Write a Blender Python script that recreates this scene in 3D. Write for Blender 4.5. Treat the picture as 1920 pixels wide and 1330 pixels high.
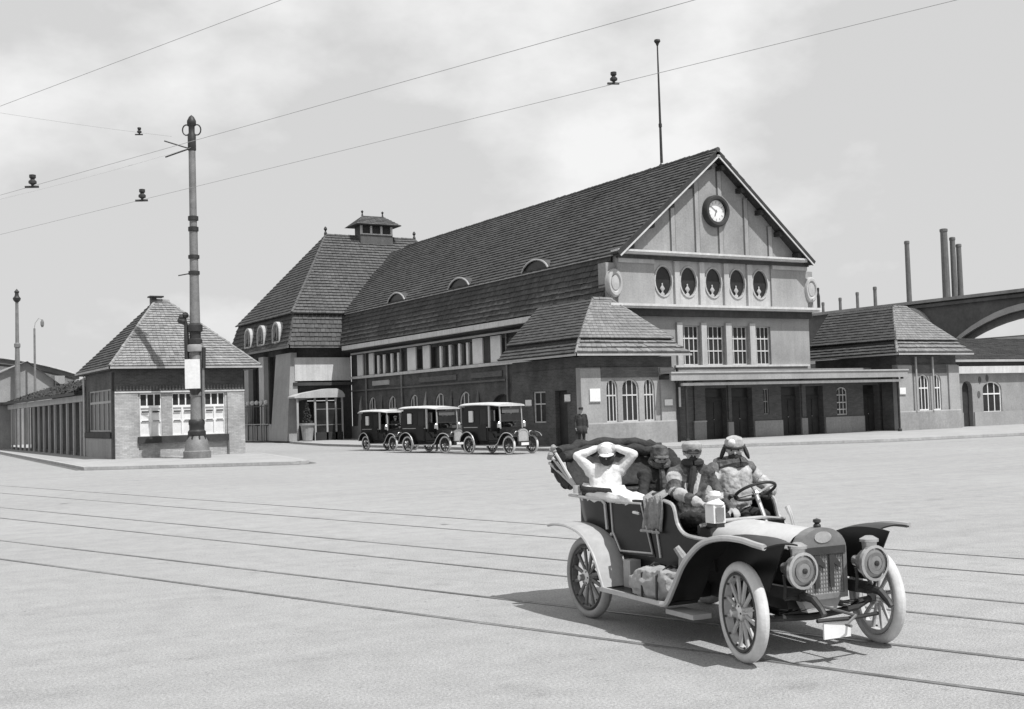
import bpy, bmesh, math, random
import numpy as np
from math import sin, cos, pi, radians, hypot, atan2
from mathutils import Vector, Matrix
from mathutils.geometry import tessellate_polygon
random.seed(7)
for o in list(bpy.data.objects): bpy.data.objects.remove(o)
S = bpy.context.scene
COL = S.collection

# ------------------------------------------------------------------ camera, sky, sun, exposure
cam = bpy.data.cameras.new('camera'); camo = bpy.data.objects.new('camera', cam); COL.objects.link(camo)
cam.sensor_width = 36; cam.lens = 41.27; cam.clip_start = .1; cam.clip_end = 5000
camo.matrix_world = (Matrix.Translation((-35.6, -49.36, 2.0)) @ Matrix.Rotation(radians(-30.6), 4, 'Z')
                     @ Matrix.Rotation(radians(90) + math.atan(104/2201), 4, 'X') @ Matrix.Rotation(radians(-1.72), 4, 'Z'))
S.camera = camo
SUN_EL, SUN_AZ = radians(59), radians(166)          # azimuth measured from +y towards +x
sd = Vector((sin(SUN_AZ)*cos(SUN_EL), cos(SUN_AZ)*cos(SUN_EL), sin(SUN_EL)))
w = bpy.data.worlds.new('World'); S.world = w; w.use_nodes = True
nt = w.node_tree; nt.nodes.clear()
def N(nt, t, **k):
    n = nt.nodes.new(t)
    for a, b in k.items(): setattr(n, a, b)
    return n
out = N(nt, 'ShaderNodeOutputWorld'); bg = N(nt, 'ShaderNodeBackground'); sky = N(nt, 'ShaderNodeTexSky', sky_type='NISHITA')
sky.sun_disc = False; sky.sun_elevation = SUN_EL; sky.sun_rotation = SUN_AZ; sky.dust_density = 2.0
bw = N(nt, 'ShaderNodeRGBToBW'); nt.links.new(sky.outputs[0], bw.inputs[0])
tc = N(nt, 'ShaderNodeTexCoord')
mp = N(nt, 'ShaderNodeMapping'); mp.inputs['Scale'].default_value = (1, 1, 1.7); mp.inputs['Location'].default_value = (27.4, 14.2, 6.6); nt.links.new(tc.outputs['Generated'], mp.inputs[0])
n1 = N(nt, 'ShaderNodeTexNoise'); n1.inputs['Scale'].default_value = 3.1; n1.inputs['Detail'].default_value = 7; n1.inputs['Roughness'].default_value = .55
nt.links.new(mp.outputs[0], n1.inputs['Vector'])
cr = N(nt, 'ShaderNodeMapRange'); cr.inputs[1].default_value = .50; cr.inputs[2].default_value = .66; cr.inputs[3].default_value = 7.0; cr.inputs[4].default_value = 9.6
nt.links.new(n1.outputs[0], cr.inputs[0])
mx = N(nt, 'ShaderNodeMix'); mx.inputs[0].default_value = .93
nt.links.new(bw.outputs[0], mx.inputs[2]); nt.links.new(cr.outputs[0], mx.inputs[3])
nt.links.new(mx.outputs[0], bg.inputs[0]); bg.inputs[1].default_value = .1
nt.links.new(bg.outputs[0], out.inputs[0])
sl = bpy.data.lights.new('sun', 'SUN'); so = bpy.data.objects.new('sun', sl); COL.objects.link(so)
sl.energy = 4.8; sl.angle = radians(.5); sl.color = (1, .998, .994)
so.matrix_world = Matrix.Translation((0, 0, 60)) @ sd.to_track_quat('Z', 'Y').to_matrix().to_4x4()
S.view_settings.view_transform = 'Standard'; S.view_settings.look = 'None'; S.view_settings.exposure = 0; S.view_settings.gamma = 1
S.view_settings.use_curve_mapping = False

# ------------------------------------------------------------------ materials (all grey: the photograph is black and white)
M = {}
def mat(name, c, rough=.85, var=.18, scale=1.2, fine=9, finevar=.12, bump=0.0, bscale=30, metal=0, spec=.3, island=0, streak=0):
    m = bpy.data.materials.new(name); m.use_nodes = True; t = m.node_tree; p = t.nodes['Principled BSDF']
    p.inputs['Roughness'].default_value = rough; p.inputs['Metallic'].default_value = metal; p.inputs['Specular IOR Level'].default_value = spec
    tc = N(t, 'ShaderNodeTexCoord')
    a = N(t, 'ShaderNodeTexNoise'); a.inputs['Scale'].default_value = scale; a.inputs['Detail'].default_value = 6; a.inputs['Roughness'].default_value = .65
    b = N(t, 'ShaderNodeTexNoise'); b.inputs['Scale'].default_value = fine; b.inputs['Detail'].default_value = 5; b.inputs['Roughness'].default_value = .7
    t.links.new(tc.outputs['Object'], a.inputs[0]); t.links.new(tc.outputs['Object'], b.inputs[0])
    r1 = N(t, 'ShaderNodeMapRange'); r1.inputs[1].default_value = .3; r1.inputs[2].default_value = .7; r1.inputs[3].default_value = 1-var; r1.inputs[4].default_value = 1+var
    r2 = N(t, 'ShaderNodeMapRange'); r2.inputs[1].default_value = .3; r2.inputs[2].default_value = .7; r2.inputs[3].default_value = 1-finevar; r2.inputs[4].default_value = 1+finevar
    t.links.new(a.outputs[0], r1.inputs[0]); t.links.new(b.outputs[0], r2.inputs[0])
    mu = N(t, 'ShaderNodeMath', operation='MULTIPLY'); t.links.new(r1.outputs[0], mu.inputs[0]); t.links.new(r2.outputs[0], mu.inputs[1])
    last = mu
    if island:
        g = N(t, 'ShaderNodeNewGeometry'); r3 = N(t, 'ShaderNodeMapRange'); r3.inputs[3].default_value = 1-island; r3.inputs[4].default_value = 1+island
        t.links.new(g.outputs['Random Per Island'], r3.inputs[0])
        m3 = N(t, 'ShaderNodeMath', operation='MULTIPLY'); t.links.new(last.outputs[0], m3.inputs[0]); t.links.new(r3.outputs[0], m3.inputs[1]); last = m3
    if streak:
        mp_ = N(t, 'ShaderNodeMapping'); mp_.inputs['Scale'].default_value = (2.2, 2.2, .16); t.links.new(tc.outputs['Object'], mp_.inputs[0])
        e = N(t, 'ShaderNodeTexNoise'); e.inputs['Scale'].default_value = 1.6; e.inputs['Detail'].default_value = 5; e.inputs['Roughness'].default_value = .7; t.links.new(mp_.outputs[0], e.inputs[0])
        r4 = N(t, 'ShaderNodeMapRange'); r4.inputs[1].default_value = .35; r4.inputs[2].default_value = .62; r4.inputs[3].default_value = 1-streak; r4.inputs[4].default_value = 1.04
        t.links.new(e.outputs[0], r4.inputs[0]); m4 = N(t, 'ShaderNodeMath', operation='MULTIPLY'); t.links.new(last.outputs[0], m4.inputs[0]); t.links.new(r4.outputs[0], m4.inputs[1]); last = m4
    m2 = N(t, 'ShaderNodeMath', operation='MULTIPLY'); m2.inputs[1].default_value = c; t.links.new(last.outputs[0], m2.inputs[0])
    cb = N(t, 'ShaderNodeCombineColor'); 
    for i in range(3): t.links.new(m2.outputs[0], cb.inputs[i])
    t.links.new(cb.outputs[0], p.inputs['Base Color'])
    if bump:
        d = N(t, 'ShaderNodeTexNoise'); d.inputs['Scale'].default_value = bscale; d.inputs['Detail'].default_value = 4
        t.links.new(tc.outputs['Object'], d.inputs[0])
        bp = N(t, 'ShaderNodeBump'); bp.inputs['Strength'].default_value = bump; bp.inputs['Distance'].default_value = .03
        t.links.new(d.outputs[0], bp.inputs['Height']); t.links.new(bp.outputs[0], p.inputs['Normal'])
    M[name] = m; return m
def brick_mat(name, c, mortar, bwid=.25, row=.075, var=.2):
    m = mat(name, c, var=var, scale=.8, fine=14, finevar=.1); t = m.node_tree; p = t.nodes['Principled BSDF']
    src = p.inputs['Base Color'].links[0].from_socket
    tc = N(t, 'ShaderNodeTexCoord'); sx = N(t, 'ShaderNodeSeparateXYZ'); t.links.new(tc.outputs['Object'], sx.inputs[0])
    ad = N(t, 'ShaderNodeMath', operation='ADD'); t.links.new(sx.outputs[0], ad.inputs[0]); t.links.new(sx.outputs[1], ad.inputs[1])
    cx = N(t, 'ShaderNodeCombineXYZ'); t.links.new(ad.outputs[0], cx.inputs[0]); t.links.new(sx.outputs[2], cx.inputs[1])
    b = N(t, 'ShaderNodeTexBrick'); t.links.new(cx.outputs[0], b.inputs['Vector']); b.inputs['Scale'].default_value = 1
    b.inputs['Brick Width'].default_value = bwid; b.inputs['Row Height'].default_value = row; b.inputs['Mortar Size'].default_value = .008
    b.inputs['Color1'].default_value = (1, 1, 1, 1); b.inputs['Color2'].default_value = (.72, .72, .72, 1); b.inputs['Mortar'].default_value = (mortar/c,)*3+(1,)
    mm = N(t, 'ShaderNodeMix', data_type='RGBA', blend_type='MULTIPLY'); mm.inputs[0].default_value = 1
    t.links.new(src, mm.inputs[6]); t.links.new(b.outputs[0], mm.inputs[7]); t.links.new(mm.outputs[2], p.inputs['Base Color'])
    bp = N(t, 'ShaderNodeBump'); bp.inputs['Strength'].default_value = .5; bp.inputs['Distance'].default_value = .01; bp.invert = True
    t.links.new(b.outputs['Fac'], bp.inputs['Height']); t.links.new(bp.outputs[0], p.inputs['Normal'])
mat('ground', .318, .95, .07, .10, 42, .34, bump=.5, bscale=55)
def ground_detail():
    t = M['ground'].node_tree; p = t.nodes['Principled BSDF']; src = p.inputs['Base Color'].links[0].from_socket
    tc = N(t, 'ShaderNodeTexCoord')
    def layer(src, scale, rot, mscale, lo, hi, dark, detail=5, bright=1.0):
        mp = N(t, 'ShaderNodeMapping'); mp.inputs['Rotation'].default_value = (0, 0, rot); mp.inputs['Scale'].default_value = mscale
        t.links.new(tc.outputs['Object'], mp.inputs[0]); n = N(t, 'ShaderNodeTexNoise'); n.inputs['Scale'].default_value = scale; n.inputs['Detail'].default_value = detail; n.inputs['Roughness'].default_value = .68
        t.links.new(mp.outputs[0], n.inputs[0]); r = N(t, 'ShaderNodeMapRange'); r.inputs[1].default_value = lo; r.inputs[2].default_value = hi; r.inputs[3].default_value = dark; r.inputs[4].default_value = bright
        t.links.new(n.outputs[0], r.inputs[0]); m = N(t, 'ShaderNodeMix', data_type='RGBA', blend_type='MULTIPLY'); m.inputs[0].default_value = 1
        t.links.new(src, m.inputs[6]); t.links.new(r.outputs[0], m.inputs[7]); return m.outputs[2]
    a = layer(src, 1.0, radians(73), (.05, 1.6, 1), .30, .55, .91)          # long wheel-worn streaks along the tracks
    a = layer(a, 1.0, radians(20), (.9, .9, 1), .24, .40, .72)              # patches of wear
    a = layer(a, 9.0, 0, (1, 1, 1), .26, .36, .62, 3)
    a = layer(a, 2.6, .4, (1, 1, 1), .30, .62, .90, 4, 1.05)                      # droppings and grit
    a = layer(a, 120.0, 0, (1, 1, 1), .30, .52, .60, 2, 1.12)               # gravel grain
    t.links.new(a, p.inputs['Base Color'])
ground_detail()
mat('paving', .345, .95, .10, .5, 6, .10, bump=.2, bscale=20)
mat('kerb_stone', .40, .9, .15, 1.5, 12, .12, bump=.2, streak=.14)
mat('gutter', .12, .95, .3, 1.0, 8, .2)
mat('rail_steel', .23, .45, .55, .35, 5, .35, metal=.5)
mat('groove', .09, .95, .6, .3, 4, .4)
mat('plaster', .30, .9, .2, .35, 11, .14, bump=.2, bscale=40, streak=.06)
mat('plaster_pale', .43, .9, .12, .8, 11, .10, bump=.1, streak=.14)
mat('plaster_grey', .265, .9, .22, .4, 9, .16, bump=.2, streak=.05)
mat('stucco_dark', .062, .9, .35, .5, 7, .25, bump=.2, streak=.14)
mat('white_paint', .72, .6, .10, 1.2, 9, .08)
mat('white_trim', .54, .7, .12, .8, 9, .10, streak=.14)
mat('trim_grey', .36, .7, .15, .8, 9, .12)
mat('dark_wood', .035, .6, .3, 2, 14, .25, bump=.2)
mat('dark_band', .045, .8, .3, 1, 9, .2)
mat('glass', .028, .28, .4, .7, 6, .2, spec=.25)
mat('curtain', .66, .9, .1, 3, 20, .08)
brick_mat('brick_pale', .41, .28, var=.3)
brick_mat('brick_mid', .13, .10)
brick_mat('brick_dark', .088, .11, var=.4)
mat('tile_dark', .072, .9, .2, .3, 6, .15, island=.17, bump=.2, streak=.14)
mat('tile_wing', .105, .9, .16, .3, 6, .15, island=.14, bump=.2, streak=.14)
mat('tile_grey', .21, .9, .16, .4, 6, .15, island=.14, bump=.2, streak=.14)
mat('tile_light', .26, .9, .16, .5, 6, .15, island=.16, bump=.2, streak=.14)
mat('roof_bed', .04, .95, .2)
mat('iron_dark', .04, .5, .3, 3, 20, .2, metal=.2)
mat('iron_grey', .19, .6, .22, 2.5, 18, .2, metal=.2)
mat('wire', .34, .7, .1)
mat('chimney_brick', .13, .9, .2, .3, 2, .15, streak=.14)
mat('steel_roof', .10, .8, .3, .2, 2, .2)
mat('foliage', .05, .9, .4, 5, 20, .3, bump=.6, bscale=12)
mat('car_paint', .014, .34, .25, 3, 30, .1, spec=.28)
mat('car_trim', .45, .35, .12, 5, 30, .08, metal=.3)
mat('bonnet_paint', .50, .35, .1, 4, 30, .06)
mat('brass', .55, .28, .15, 6, 40, .1, metal=.75)
mat('lens', .30, .22, .15, 6, 40, .06, spec=.6, metal=.6)
mat('leather', .03, .45, .3, 6, 30, .2, bump=.3, bscale=25)
mat('tyre_white', .54, .8, .16, 4, 30, .06, bump=.1, bscale=60)
mat('tyre_grey', .30, .85, .12, 4, 30, .08, bump=.1, bscale=60)
mat('wood_pale', .42, .6, .15, 5, 30, .1)
mat('rim_dark', .05, .5, .2, 5)
mat('grille', .34, .6, .2, 6, 50, .2)
mat('radiator_shell', .22, .45, .2, 5, 30, .1, metal=.3)
mat('canvas', .31, .9, .15, 5, 25, .15, bump=.6, bscale=14)
mat('rug', .26, .95, .25, 7, 40, .2, bump=.5, bscale=30)
mat('hood_cloth', .035, .85, .35, 6, 25, .3, bump=.6, bscale=18)
mat('skin', .36, .6, .12, 9, 40, .08)
mat('dress_white', .66, .85, .10, 5, 25, .07, bump=.5, bscale=12)
mat('fur', .10, .95, .9, 9, 30, .35, bump=.9, bscale=16)
mat('coat_pale', .36, .9, .35, 8, 26, .2, bump=.6, bscale=14)
mat('coat_grey', .08, .9, .7, 9, 26, .35, bump=.8, bscale=14)
mat('coat_dark', .035, .9, .3, 6, 26, .2, bump=.4, bscale=18)
mat('coat_light', .38, .9, .3, 8, 26, .2, bump=.6, bscale=14)
mat('scarf', .30, .9, .5, 10, 30, .2, bump=.6, bscale=20)
mat('shutter_grey', .10, .8, .2, 1, 9, .15)

# ------------------------------------------------------------------ mesh builder
class MB:
    def __init__(s): s.v = []; s.f = []; s.mi = []; s.cur = 0
    def add(s, vs, fs):
        b = len(s.v); s.v += [tuple(p) for p in vs]
        for f in fs: s.f.append([b+i for i in f]); s.mi.append(s.cur)
        return s
    def box(s, x0, x1, y0, y1, z0, z1):
        return s.add([(x, y, z) for z in (z0, z1) for y in (y0, y1) for x in (x0, x1)],
                     [(0,2,3,1),(4,5,7,6),(0,1,5,4),(2,6,7,3),(0,4,6,2),(1,3,7,5)])
    def tube(s, pts, r, n=8, cap=True):
        pts = [Vector(p) for p in pts]; k = len(pts); rs = r if isinstance(r, (list, tuple)) else [r]*k
        vs = []; up = None
        for i, p in enumerate(pts):
            d = (pts[min(i+1, k-1)]-pts[max(i-1, 0)]).normalized()
            if up is None:
                up = Vector((0, 0, 1)) if abs(d.z) < .9 else Vector((1, 0, 0))
            a = d.cross(up)
            if a.length < 1e-6: a = d.cross(Vector((0, 1, 0)))
            a.normalize(); b = a.cross(d).normalized(); up = b
            for j in range(n):
                t = 2*pi*j/n; vs.append(p+(a*cos(t)+b*sin(t))*rs[i])
        fs = [(i*n+j, i*n+(j+1) % n, (i+1)*n+(j+1) % n, (i+1)*n+j) for i in range(k-1) for j in range(n)]
        if cap: fs += [tuple(range(n-1, -1, -1)), tuple((k-1)*n+j for j in range(n))]
        return s.add(vs, fs)
    def bar(s, p, q, wd, h=None, up=(0, 0, 1)):
        p, q = Vector(p), Vector(q); h = wd if h is None else h; d = (q-p).normalized(); u = Vector(up)
        a = d.cross(u)
        if a.length < 1e-4: a = d.cross(Vector((0, 1, 0)))
        a.normalize(); b = a.cross(d)
        vs = [c+a*(i*wd/2)+b*(j*h/2) for c in (p, q) for i, j in ((-1,-1),(1,-1),(1,1),(-1,1))]
        return s.add(vs, [(0,3,2,1),(4,5,6,7),(0,1,5,4),(1,2,6,5),(2,3,7,6),(3,0,4,7)])
    def lathe(s, prof, c=(0, 0, 0), ax='z', n=16, seg=(0, 2*pi)):
        c = Vector(c); k = len(prof); vs = []; full = abs(seg[1]-seg[0]-2*pi) < 1e-6; m = n if full else n+1
        for r, z in prof:
            for j in range(m):
                t = seg[0]+(seg[1]-seg[0])*j/n; a, b = r*cos(t), r*sin(t)
                vs.append(c+Vector({'z': (a, b, z), 'x': (z, a, b), 'y': (a, z, b)}[ax]))
        fs = []
        for i in range(k-1):
            for j in range(n if full else m-1):
                j2 = (j+1) % m; fs.append((i*m+j, i*m+j2, (i+1)*m+j2, (i+1)*m+j))
        return s.add(vs, fs)
    def ell(s, c, r, n=12):
        r = (r,)*3 if isinstance(r, (int, float)) else r; h = n//2; vs = []
        for i in range(h+1):
            t = pi*i/h
            for j in range(n): vs.append((c[0]+r[0]*sin(t)*cos(2*pi*j/n), c[1]+r[1]*sin(t)*sin(2*pi*j/n), c[2]+r[2]*cos(t)))
        return s.add(vs, [(i*n+j, i*n+(j+1) % n, (i+1)*n+(j+1) % n, (i+1)*n+j) for i in range(h) for j in range(n)])
    def prism(s, poly, m, d0, d1, holes=()):
        loops = [list(poly)]+[list(h) for h in holes]
        flat = [p for l in loops for p in l]; nn = len(flat)
        tri = tessellate_polygon([[Vector((a, b, 0)) for a, b in l] for l in loops])
        vs = [m(a, b, d0) for a, b in flat]+[m(a, b, d1) for a, b in flat]
        fs = [tuple(t) for t in tri]+[tuple(i+nn for i in reversed(t)) for t in tri]
        o = 0
        for l in loops:
            k = len(l)
            fs += [(o+i, o+(i+1) % k, nn+o+(i+1) % k, nn+o+i) for i in range(k)]; o += k
        return s.add(vs, fs)
    def loft(s, rows, close=False):
        k = len(rows[0]); vs = [p for r in rows for p in r]
        fs = [(i*k+j, i*k+j+1, (i+1)*k+j+1, (i+1)*k+j) for i in range(len(rows)-1) for j in range(k-1)]
        if close: fs += [(i*k+k-1, i*k, (i+1)*k, (i+1)*k+k-1) for i in range(len(rows)-1)]
        return s.add(vs, fs)
    def build(s, name, mt, parent=None, off=None, kind=None, smooth=False, label=None):
        me = bpy.data.meshes.new(name)
        if off is None: off = OFF
        me.from_pydata([(x-off[0], y-off[1], z-off[2]) for x, y, z in s.v], [], s.f)
        for x in (mt if isinstance(mt, (list, tuple)) else [mt]): me.materials.append(M[x] if isinstance(x, str) else x)
        if any(s.mi): me.polygons.foreach_set('material_index', s.mi)
        if smooth:
            me.polygons.foreach_set('use_smooth', [True]*len(s.f))
            try: me.set_sharp_from_angle(angle=radians(38))
            except Exception: pass
        me.update()
        bm = bmesh.new(); bm.from_mesh(me); bmesh.ops.recalc_face_normals(bm, faces=bm.faces); bm.to_mesh(me); bm.free()
        o = bpy.data.objects.new(name, me); COL.objects.link(o)
        if parent is not None: o.parent = parent
        else: o.location = off
        if kind: o['kind'] = kind
        if label: o['label'] = label
        return o
OFF = (0, 0, 0)
def thing(name, label, cat, loc=(0, 0, 0), rz=0, group=None, glob=True):
    """an Empty at the thing's base; when glob, following build() calls take world coordinates"""
    global OFF
    o = bpy.data.objects.new(name, None); COL.objects.link(o); o.location = loc; o.rotation_euler = (0, 0, rz)
    o['label'] = label; o['category'] = cat
    if group: o['group'] = group
    OFF = tuple(loc) if glob else (0, 0, 0)
    return o
def tag(o, label, cat, group=None):
    o['label'] = label; o['category'] = cat
    if group: o['group'] = group
    return o
def structure(o): o['kind'] = 'structure'; return o
def copy_tree(o, parent=None):
    c = o.copy(); COL.objects.link(c); c.parent = parent
    for ch in list(o.children): copy_tree(ch, c)
    return c
FR = lambda y0: (lambda a, b, d: (a, y0+d, b))        # wall facing -y, depth goes +y
LS = lambda x0: (lambda a, b, d: (x0+d, a, b))        # wall facing -x, depth goes +x
def rect(a0, a1, b0, b1): return [(a0, b0), (a1, b0), (a1, b1), (a0, b1)]
def arch(a0, a1, b0, b1, rise=None, n=9):
    r = (a1-a0)/2 if rise is None else rise; c = (a0+a1)/2; h = (a1-a0)/2
    return [(a0, b0), (a1, b0)]+[(c+h*cos(pi*i/n), b1-r+r*sin(pi*i/n)) for i in range(n+1)]
def oval(a, b, ra, rb, n=20): return [(a+ra*cos(2*pi*i/n), b+rb*sin(2*pi*i/n)) for i in range(n)]
def inset(poly, wd):
    xs = [p[0] for p in poly]; ys = [p[1] for p in poly]; cx, cy = (min(xs)+max(xs))/2, (min(ys)+max(ys))/2
    sx = 1-2*wd/(max(xs)-min(xs)); sy = 1-2*wd/(max(ys)-min(ys))
    return [(cx+(x-cx)*sx, cy+(y-cy)*sy) for x, y in poly]
def window(parent, poly, m, depth=.14, v=1, h=(.6,), fw=.07, bw_=.045, fm='white_trim', gm='glass', name='window', toponly=False):
    xs = [p[0] for p in poly]; ys = [p[1] for p in poly]; a0, a1, b0, b1 = min(xs), max(xs), min(ys), max(ys)
    f = MB(); f.prism(poly, m, depth-.04, depth+.04, [inset(poly, fw)])
    arched = len(poly) > 4
    for i in range(v):
        a = a0+(a1-a0)*(i+1)/(v+1); t = (2*(a-a0)/(a1-a0)-1); top = b1-.04
        if arched: top = max(y for x, y in poly)-(1-math.sqrt(max(0, 1-t*t)))*(a1-a0)/2*(1 if len(poly) > 6 else 0)-.03
        f.prism(rect(a-bw_/2, a+bw_/2, b0+.02, top), m, depth-.03, depth+.03)
    for q in h:
        b = b0+(b1-b0)*q; f.prism(rect(a0+.02, a1-.02, b-bw_*.7, b+bw_*.7), m, depth-.037, depth+.037)
    w_ = f.build(name, fm, parent)
    p = MB(); p.prism(inset(poly, .02), m, depth+.008, depth+.02); p.build('pane', gm, w_)
    return w_
def tiles(mb, A, B, C_, D, pitch=.3, wd=.3, th=.035, lift=.02):
    A, B, C_, D = map(Vector, (A, B, C_, D)); nrm = (B-A).cross(D-A).normalized()
    if nrm.z < 0: nrm = -nrm
    L = ((D+C_)/2-(A+B)/2).length; n = max(1, round(L/pitch))
    P = lambda f, t: (A.lerp(D, t)).lerp(B.lerp(C_, t), f)
    for i in range(n):
        t0, t1 = i/n, min(1, (i+1.25)/n); wlen = (P(1, t0)-P(0, t0)).length; m = max(1, round(wlen/wd))
        st = (i % 2)*.5; ed = [0]+[(k+st)/m for k in range(0 if st else 1, m)]+[1]
        ed = sorted(set(ed))
        for a, b in zip(ed[:-1], ed[1:]):
            if b-a < .2/m: continue
            b2 = b-.05/m; hh = th*(1.25+random.uniform(-.15, .25)); j = random.uniform(-.05, .05)/n
            u0, u1 = P(a, max(0, t0+j)), P(b2, max(0, t0+j)); w0, w1 = P(a, t1), P(b2, t1)
            mb.add([u0+nrm*(lift-.03), u1+nrm*(lift-.03), u0+nrm*(lift+hh), u1+nrm*(lift+hh), w0+nrm*(lift+.004), w1+nrm*(lift+.004)],
                   [(0,1,3,2), (2,3,5,4), (0,2,4), (1,5,3)])
def hip_caps(mb, p, q, r=.12, step=.35):
    p, q = Vector(p), Vector(q); n = max(2, int((q-p).length/step))
    for i in range(n):
        a = p.lerp(q, i/n); b = p.lerp(q, (i+1.15)/n); k = random.uniform(.9, 1.12)
        mb.tube([a, b], [r*k, r*.8*k], 7)

# ------------------------------------------------------------------ ground, pavements, gutters
exec_ground = MB(); exec_ground.add([(-2500, -2500, 0), (2500, -2500, 0), (2500, 2500, 0), (-2500, 2500, 0)], [(0, 1, 2, 3)])
structure(exec_ground.build('ground', 'ground'))
flat = lambda a, b, d: (a, b, d)
island = [(-25.95, 2.75), (-20.5, -1.0), (-18.3, -2.6), (-17.7, -1.9), (-17.2, .6), (-16.6, 4.0), (-15.4, 11.0), (-15.0, 20), (-13.5, 60), (-13, 110), (-22.3, 110), (-24.1, 50)]
st_pave = [(-.6, 150), (-.7, 57), (-5.6, 32), (-6.7, 24), (-6.6, 4), (-5.6, -3.2), (-2.6, -6.2), (0, -7.4), (7, -11.0), (15.2, -12.2), (30, -15), (80, -24), (80, 150)]
def pavement(poly, nm, open_edges=()):
    structure(MB().prism(inset(poly, .3), flat, -.3, .125).build(nm, 'paving'))
    k = MB(); g = MB()
    for i in range(len(poly)):
        p, q = Vector((*poly[i], 0)), Vector((*poly[(i+1) % len(poly)], 0))
        if i in open_edges: continue
        d = (q-p); L = d.length; d.normalize(); nrm = Vector((d.y, -d.x, 0)); nn = max(1, int(L/1.0))
        cen = sum((Vector((*a, 0)) for a in poly), Vector())/len(poly)
        if nrm.dot(p-cen) < 0: nrm = -nrm
        k.bar(p-nrm*.12+Vector((0, 0, .0)), q-nrm*.12+Vector((0, 0, .0)), .25, .26)
        g.bar(p+nrm*.17+Vector((0, 0, .0)), q+nrm*.17+Vector((0, 0, .0)), .30, .012)  # dark gutter strip, also painting the shadow line at the kerb foot
    structure(k.build('kerb', 'kerb_stone')); structure(g.build('gutter', 'gutter'))
pavement(island, 'pavement', (8, 9)); pavement(st_pave, 'pavement', (11, 12))

# ------------------------------------------------------------------ tram rails
RAILS = [((-30.43, -6.98), (-23.01, -39.94)), ((-31.0, -11.64), (-24.14, -40.77)), ((-31.81, -18.23), (-25.7, -41.93)),
         ((-32.24, -21.79), (-26.58, -42.58)), ((-32.9, -27.13), (-27.81, -43.51)), ((-33.28, -30.21), (-28.71, -44.19))]
TL = ['farthest of the three tram tracks, nearest the station kerb', 'middle tram track set in the square behind the open car', 'nearest tram track, running under the open car']
for k in range(3):
    t = thing('tram_track', TL[k], 'tram track', (RAILS[2*k][0][0], RAILS[2*k][0][1], 0), group='tram tracks across the square')
    for r in RAILS[2*k:2*k+2]:
        p, q = Vector((*r[0], 0)), Vector((*r[1], 0)); d = (q-p).normalized(); a, b = p-d*70, q+d*40; n = Vector((-d.y, d.x, 0))
        z = Vector((0, 0, -.004)); wd = .042 if k else .03
        ra = MB().bar(a+z, b+z, wd, .024).build('rail', 'rail_steel', t)
        MB().bar(a+z+n*(wd/2+.015), b+z+n*(wd/2+.015), .03, .016).build('groove', 'groove', ra)

# ------------------------------------------------------------------ the station hall
hall = thing('station_hall', 'long station hall with steep tiled roof and clock gable facing the square', 'station building', (6.9, 0, 0))
f = FR(0)
# ground floor wall behind the canopy
DX = .56; doors = [(a+DX, b+DX) for a, b in ((4.62, 6.08), (6.42, 7.92), (10.05, 11.47), (11.9, 13.27), (16.5, 17.78))]
g = MB(); fe = FR(-.55)
wl = [rect(8.75+DX, 9.15+DX, 1.35, 2.75), arch(14.35+DX, 15.2+DX, 1.15, 2.75, .25)]
g.prism([(1.9, .125), (18.6, .125), (18.6, 3.3), (1.9, 3.3)], fe, 0, .5, [rect(a, b, .13, 2.85) for a, b in doors]+wl)
g.build('entrance_wall', 'brick_mid', hall)
for a, b in doors:
    d = MB(); d.prism(rect(a, b, .126, 2.9), fe, .38, .44)
    c = (a+b)/2
    for s0, s1 in ((a+.08, c-.04), (c+.04, b-.08)):
        for z0, z1 in ((.25, 1.0), (1.1, 2.1)): d.prism(rect(s0+.08, s1-.08, z0, z1), fe, .35, .38)
    d.prism(rect(a, b, 2.2, 2.32), fe, .33, .38)
    dr = d.build('door', 'dark_wood', hall)
    MB().ell((c+.07, -.55+.31, 1.15), .03, 8).build('handle', 'brass', dr)
    MB().prism(rect(a+.1, b-.1, 2.36, 2.8), fe, .36, .375).build('pane', 'glass', dr)
window(hall, wl[0], fe, .12, 1, (.5,), .04, .03, 'trim_grey'); window(hall, wl[1], fe, .1, 2, (.2, .45, .72), .06, .045, 'white_trim')
for a, b, zz in ((3.75, 4.5, 1.05), (6.1, 6.4, 1.0), (8.0, 9.98, 1.0), (11.5, 11.86, 1.05), (13.35, 16.4, 1.05)):
    MB().box(a-.04+DX, b+.04+DX, -.67, -.553, .126, zz).build('plinth', 'plaster_grey', hall)
MB().box(3.7+DX, 4.55+DX, -.71, -.553, 1.053, 1.13).build('plinth_cap', 'trim_grey', hall)
for a, b in ((3.8, 4.48), (6.14, 6.36), (11.54, 11.83)):
    MB().box(a+DX, b+DX, -.65, -.553, 1.14, 3.2).build('pilaster', 'brick_mid', hall)
# canopy over the entrances
c = MB(); c.box(1.0, 18.1, -3.0, -2.86, 3.22, 3.58); c.build('canopy_fascia', 'plaster', hall)
MB().box(.96, 18.14, -3.06, -2.1, 3.583, 3.66).build('canopy_cornice', 'trim_grey', hall)
MB().box(1.0, 18.1, -2.855, .3, 3.3, 3.5).build('canopy_roof', 'stucco_dark', hall)
MB().box(1.9, 17.8, -2.78, -2.6, 2.96, 3.1).build('canopy_beam', 'white_trim', hall)
for x in (1.5, 17.9): MB().box(x-.06, x+.06, -2.8, -2.68, 3.12, 3.3).build('canopy_bracket', 'iron_dark', hall)
for x in (2.15, 17.6): MB().lathe([(.001, 3.2), (.07, 3.2), (.06, .3), (.12, .25), (.12, .125)], (x, -2.69, 0), n=10).build('canopy_post', 'iron_dark', hall)
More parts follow.
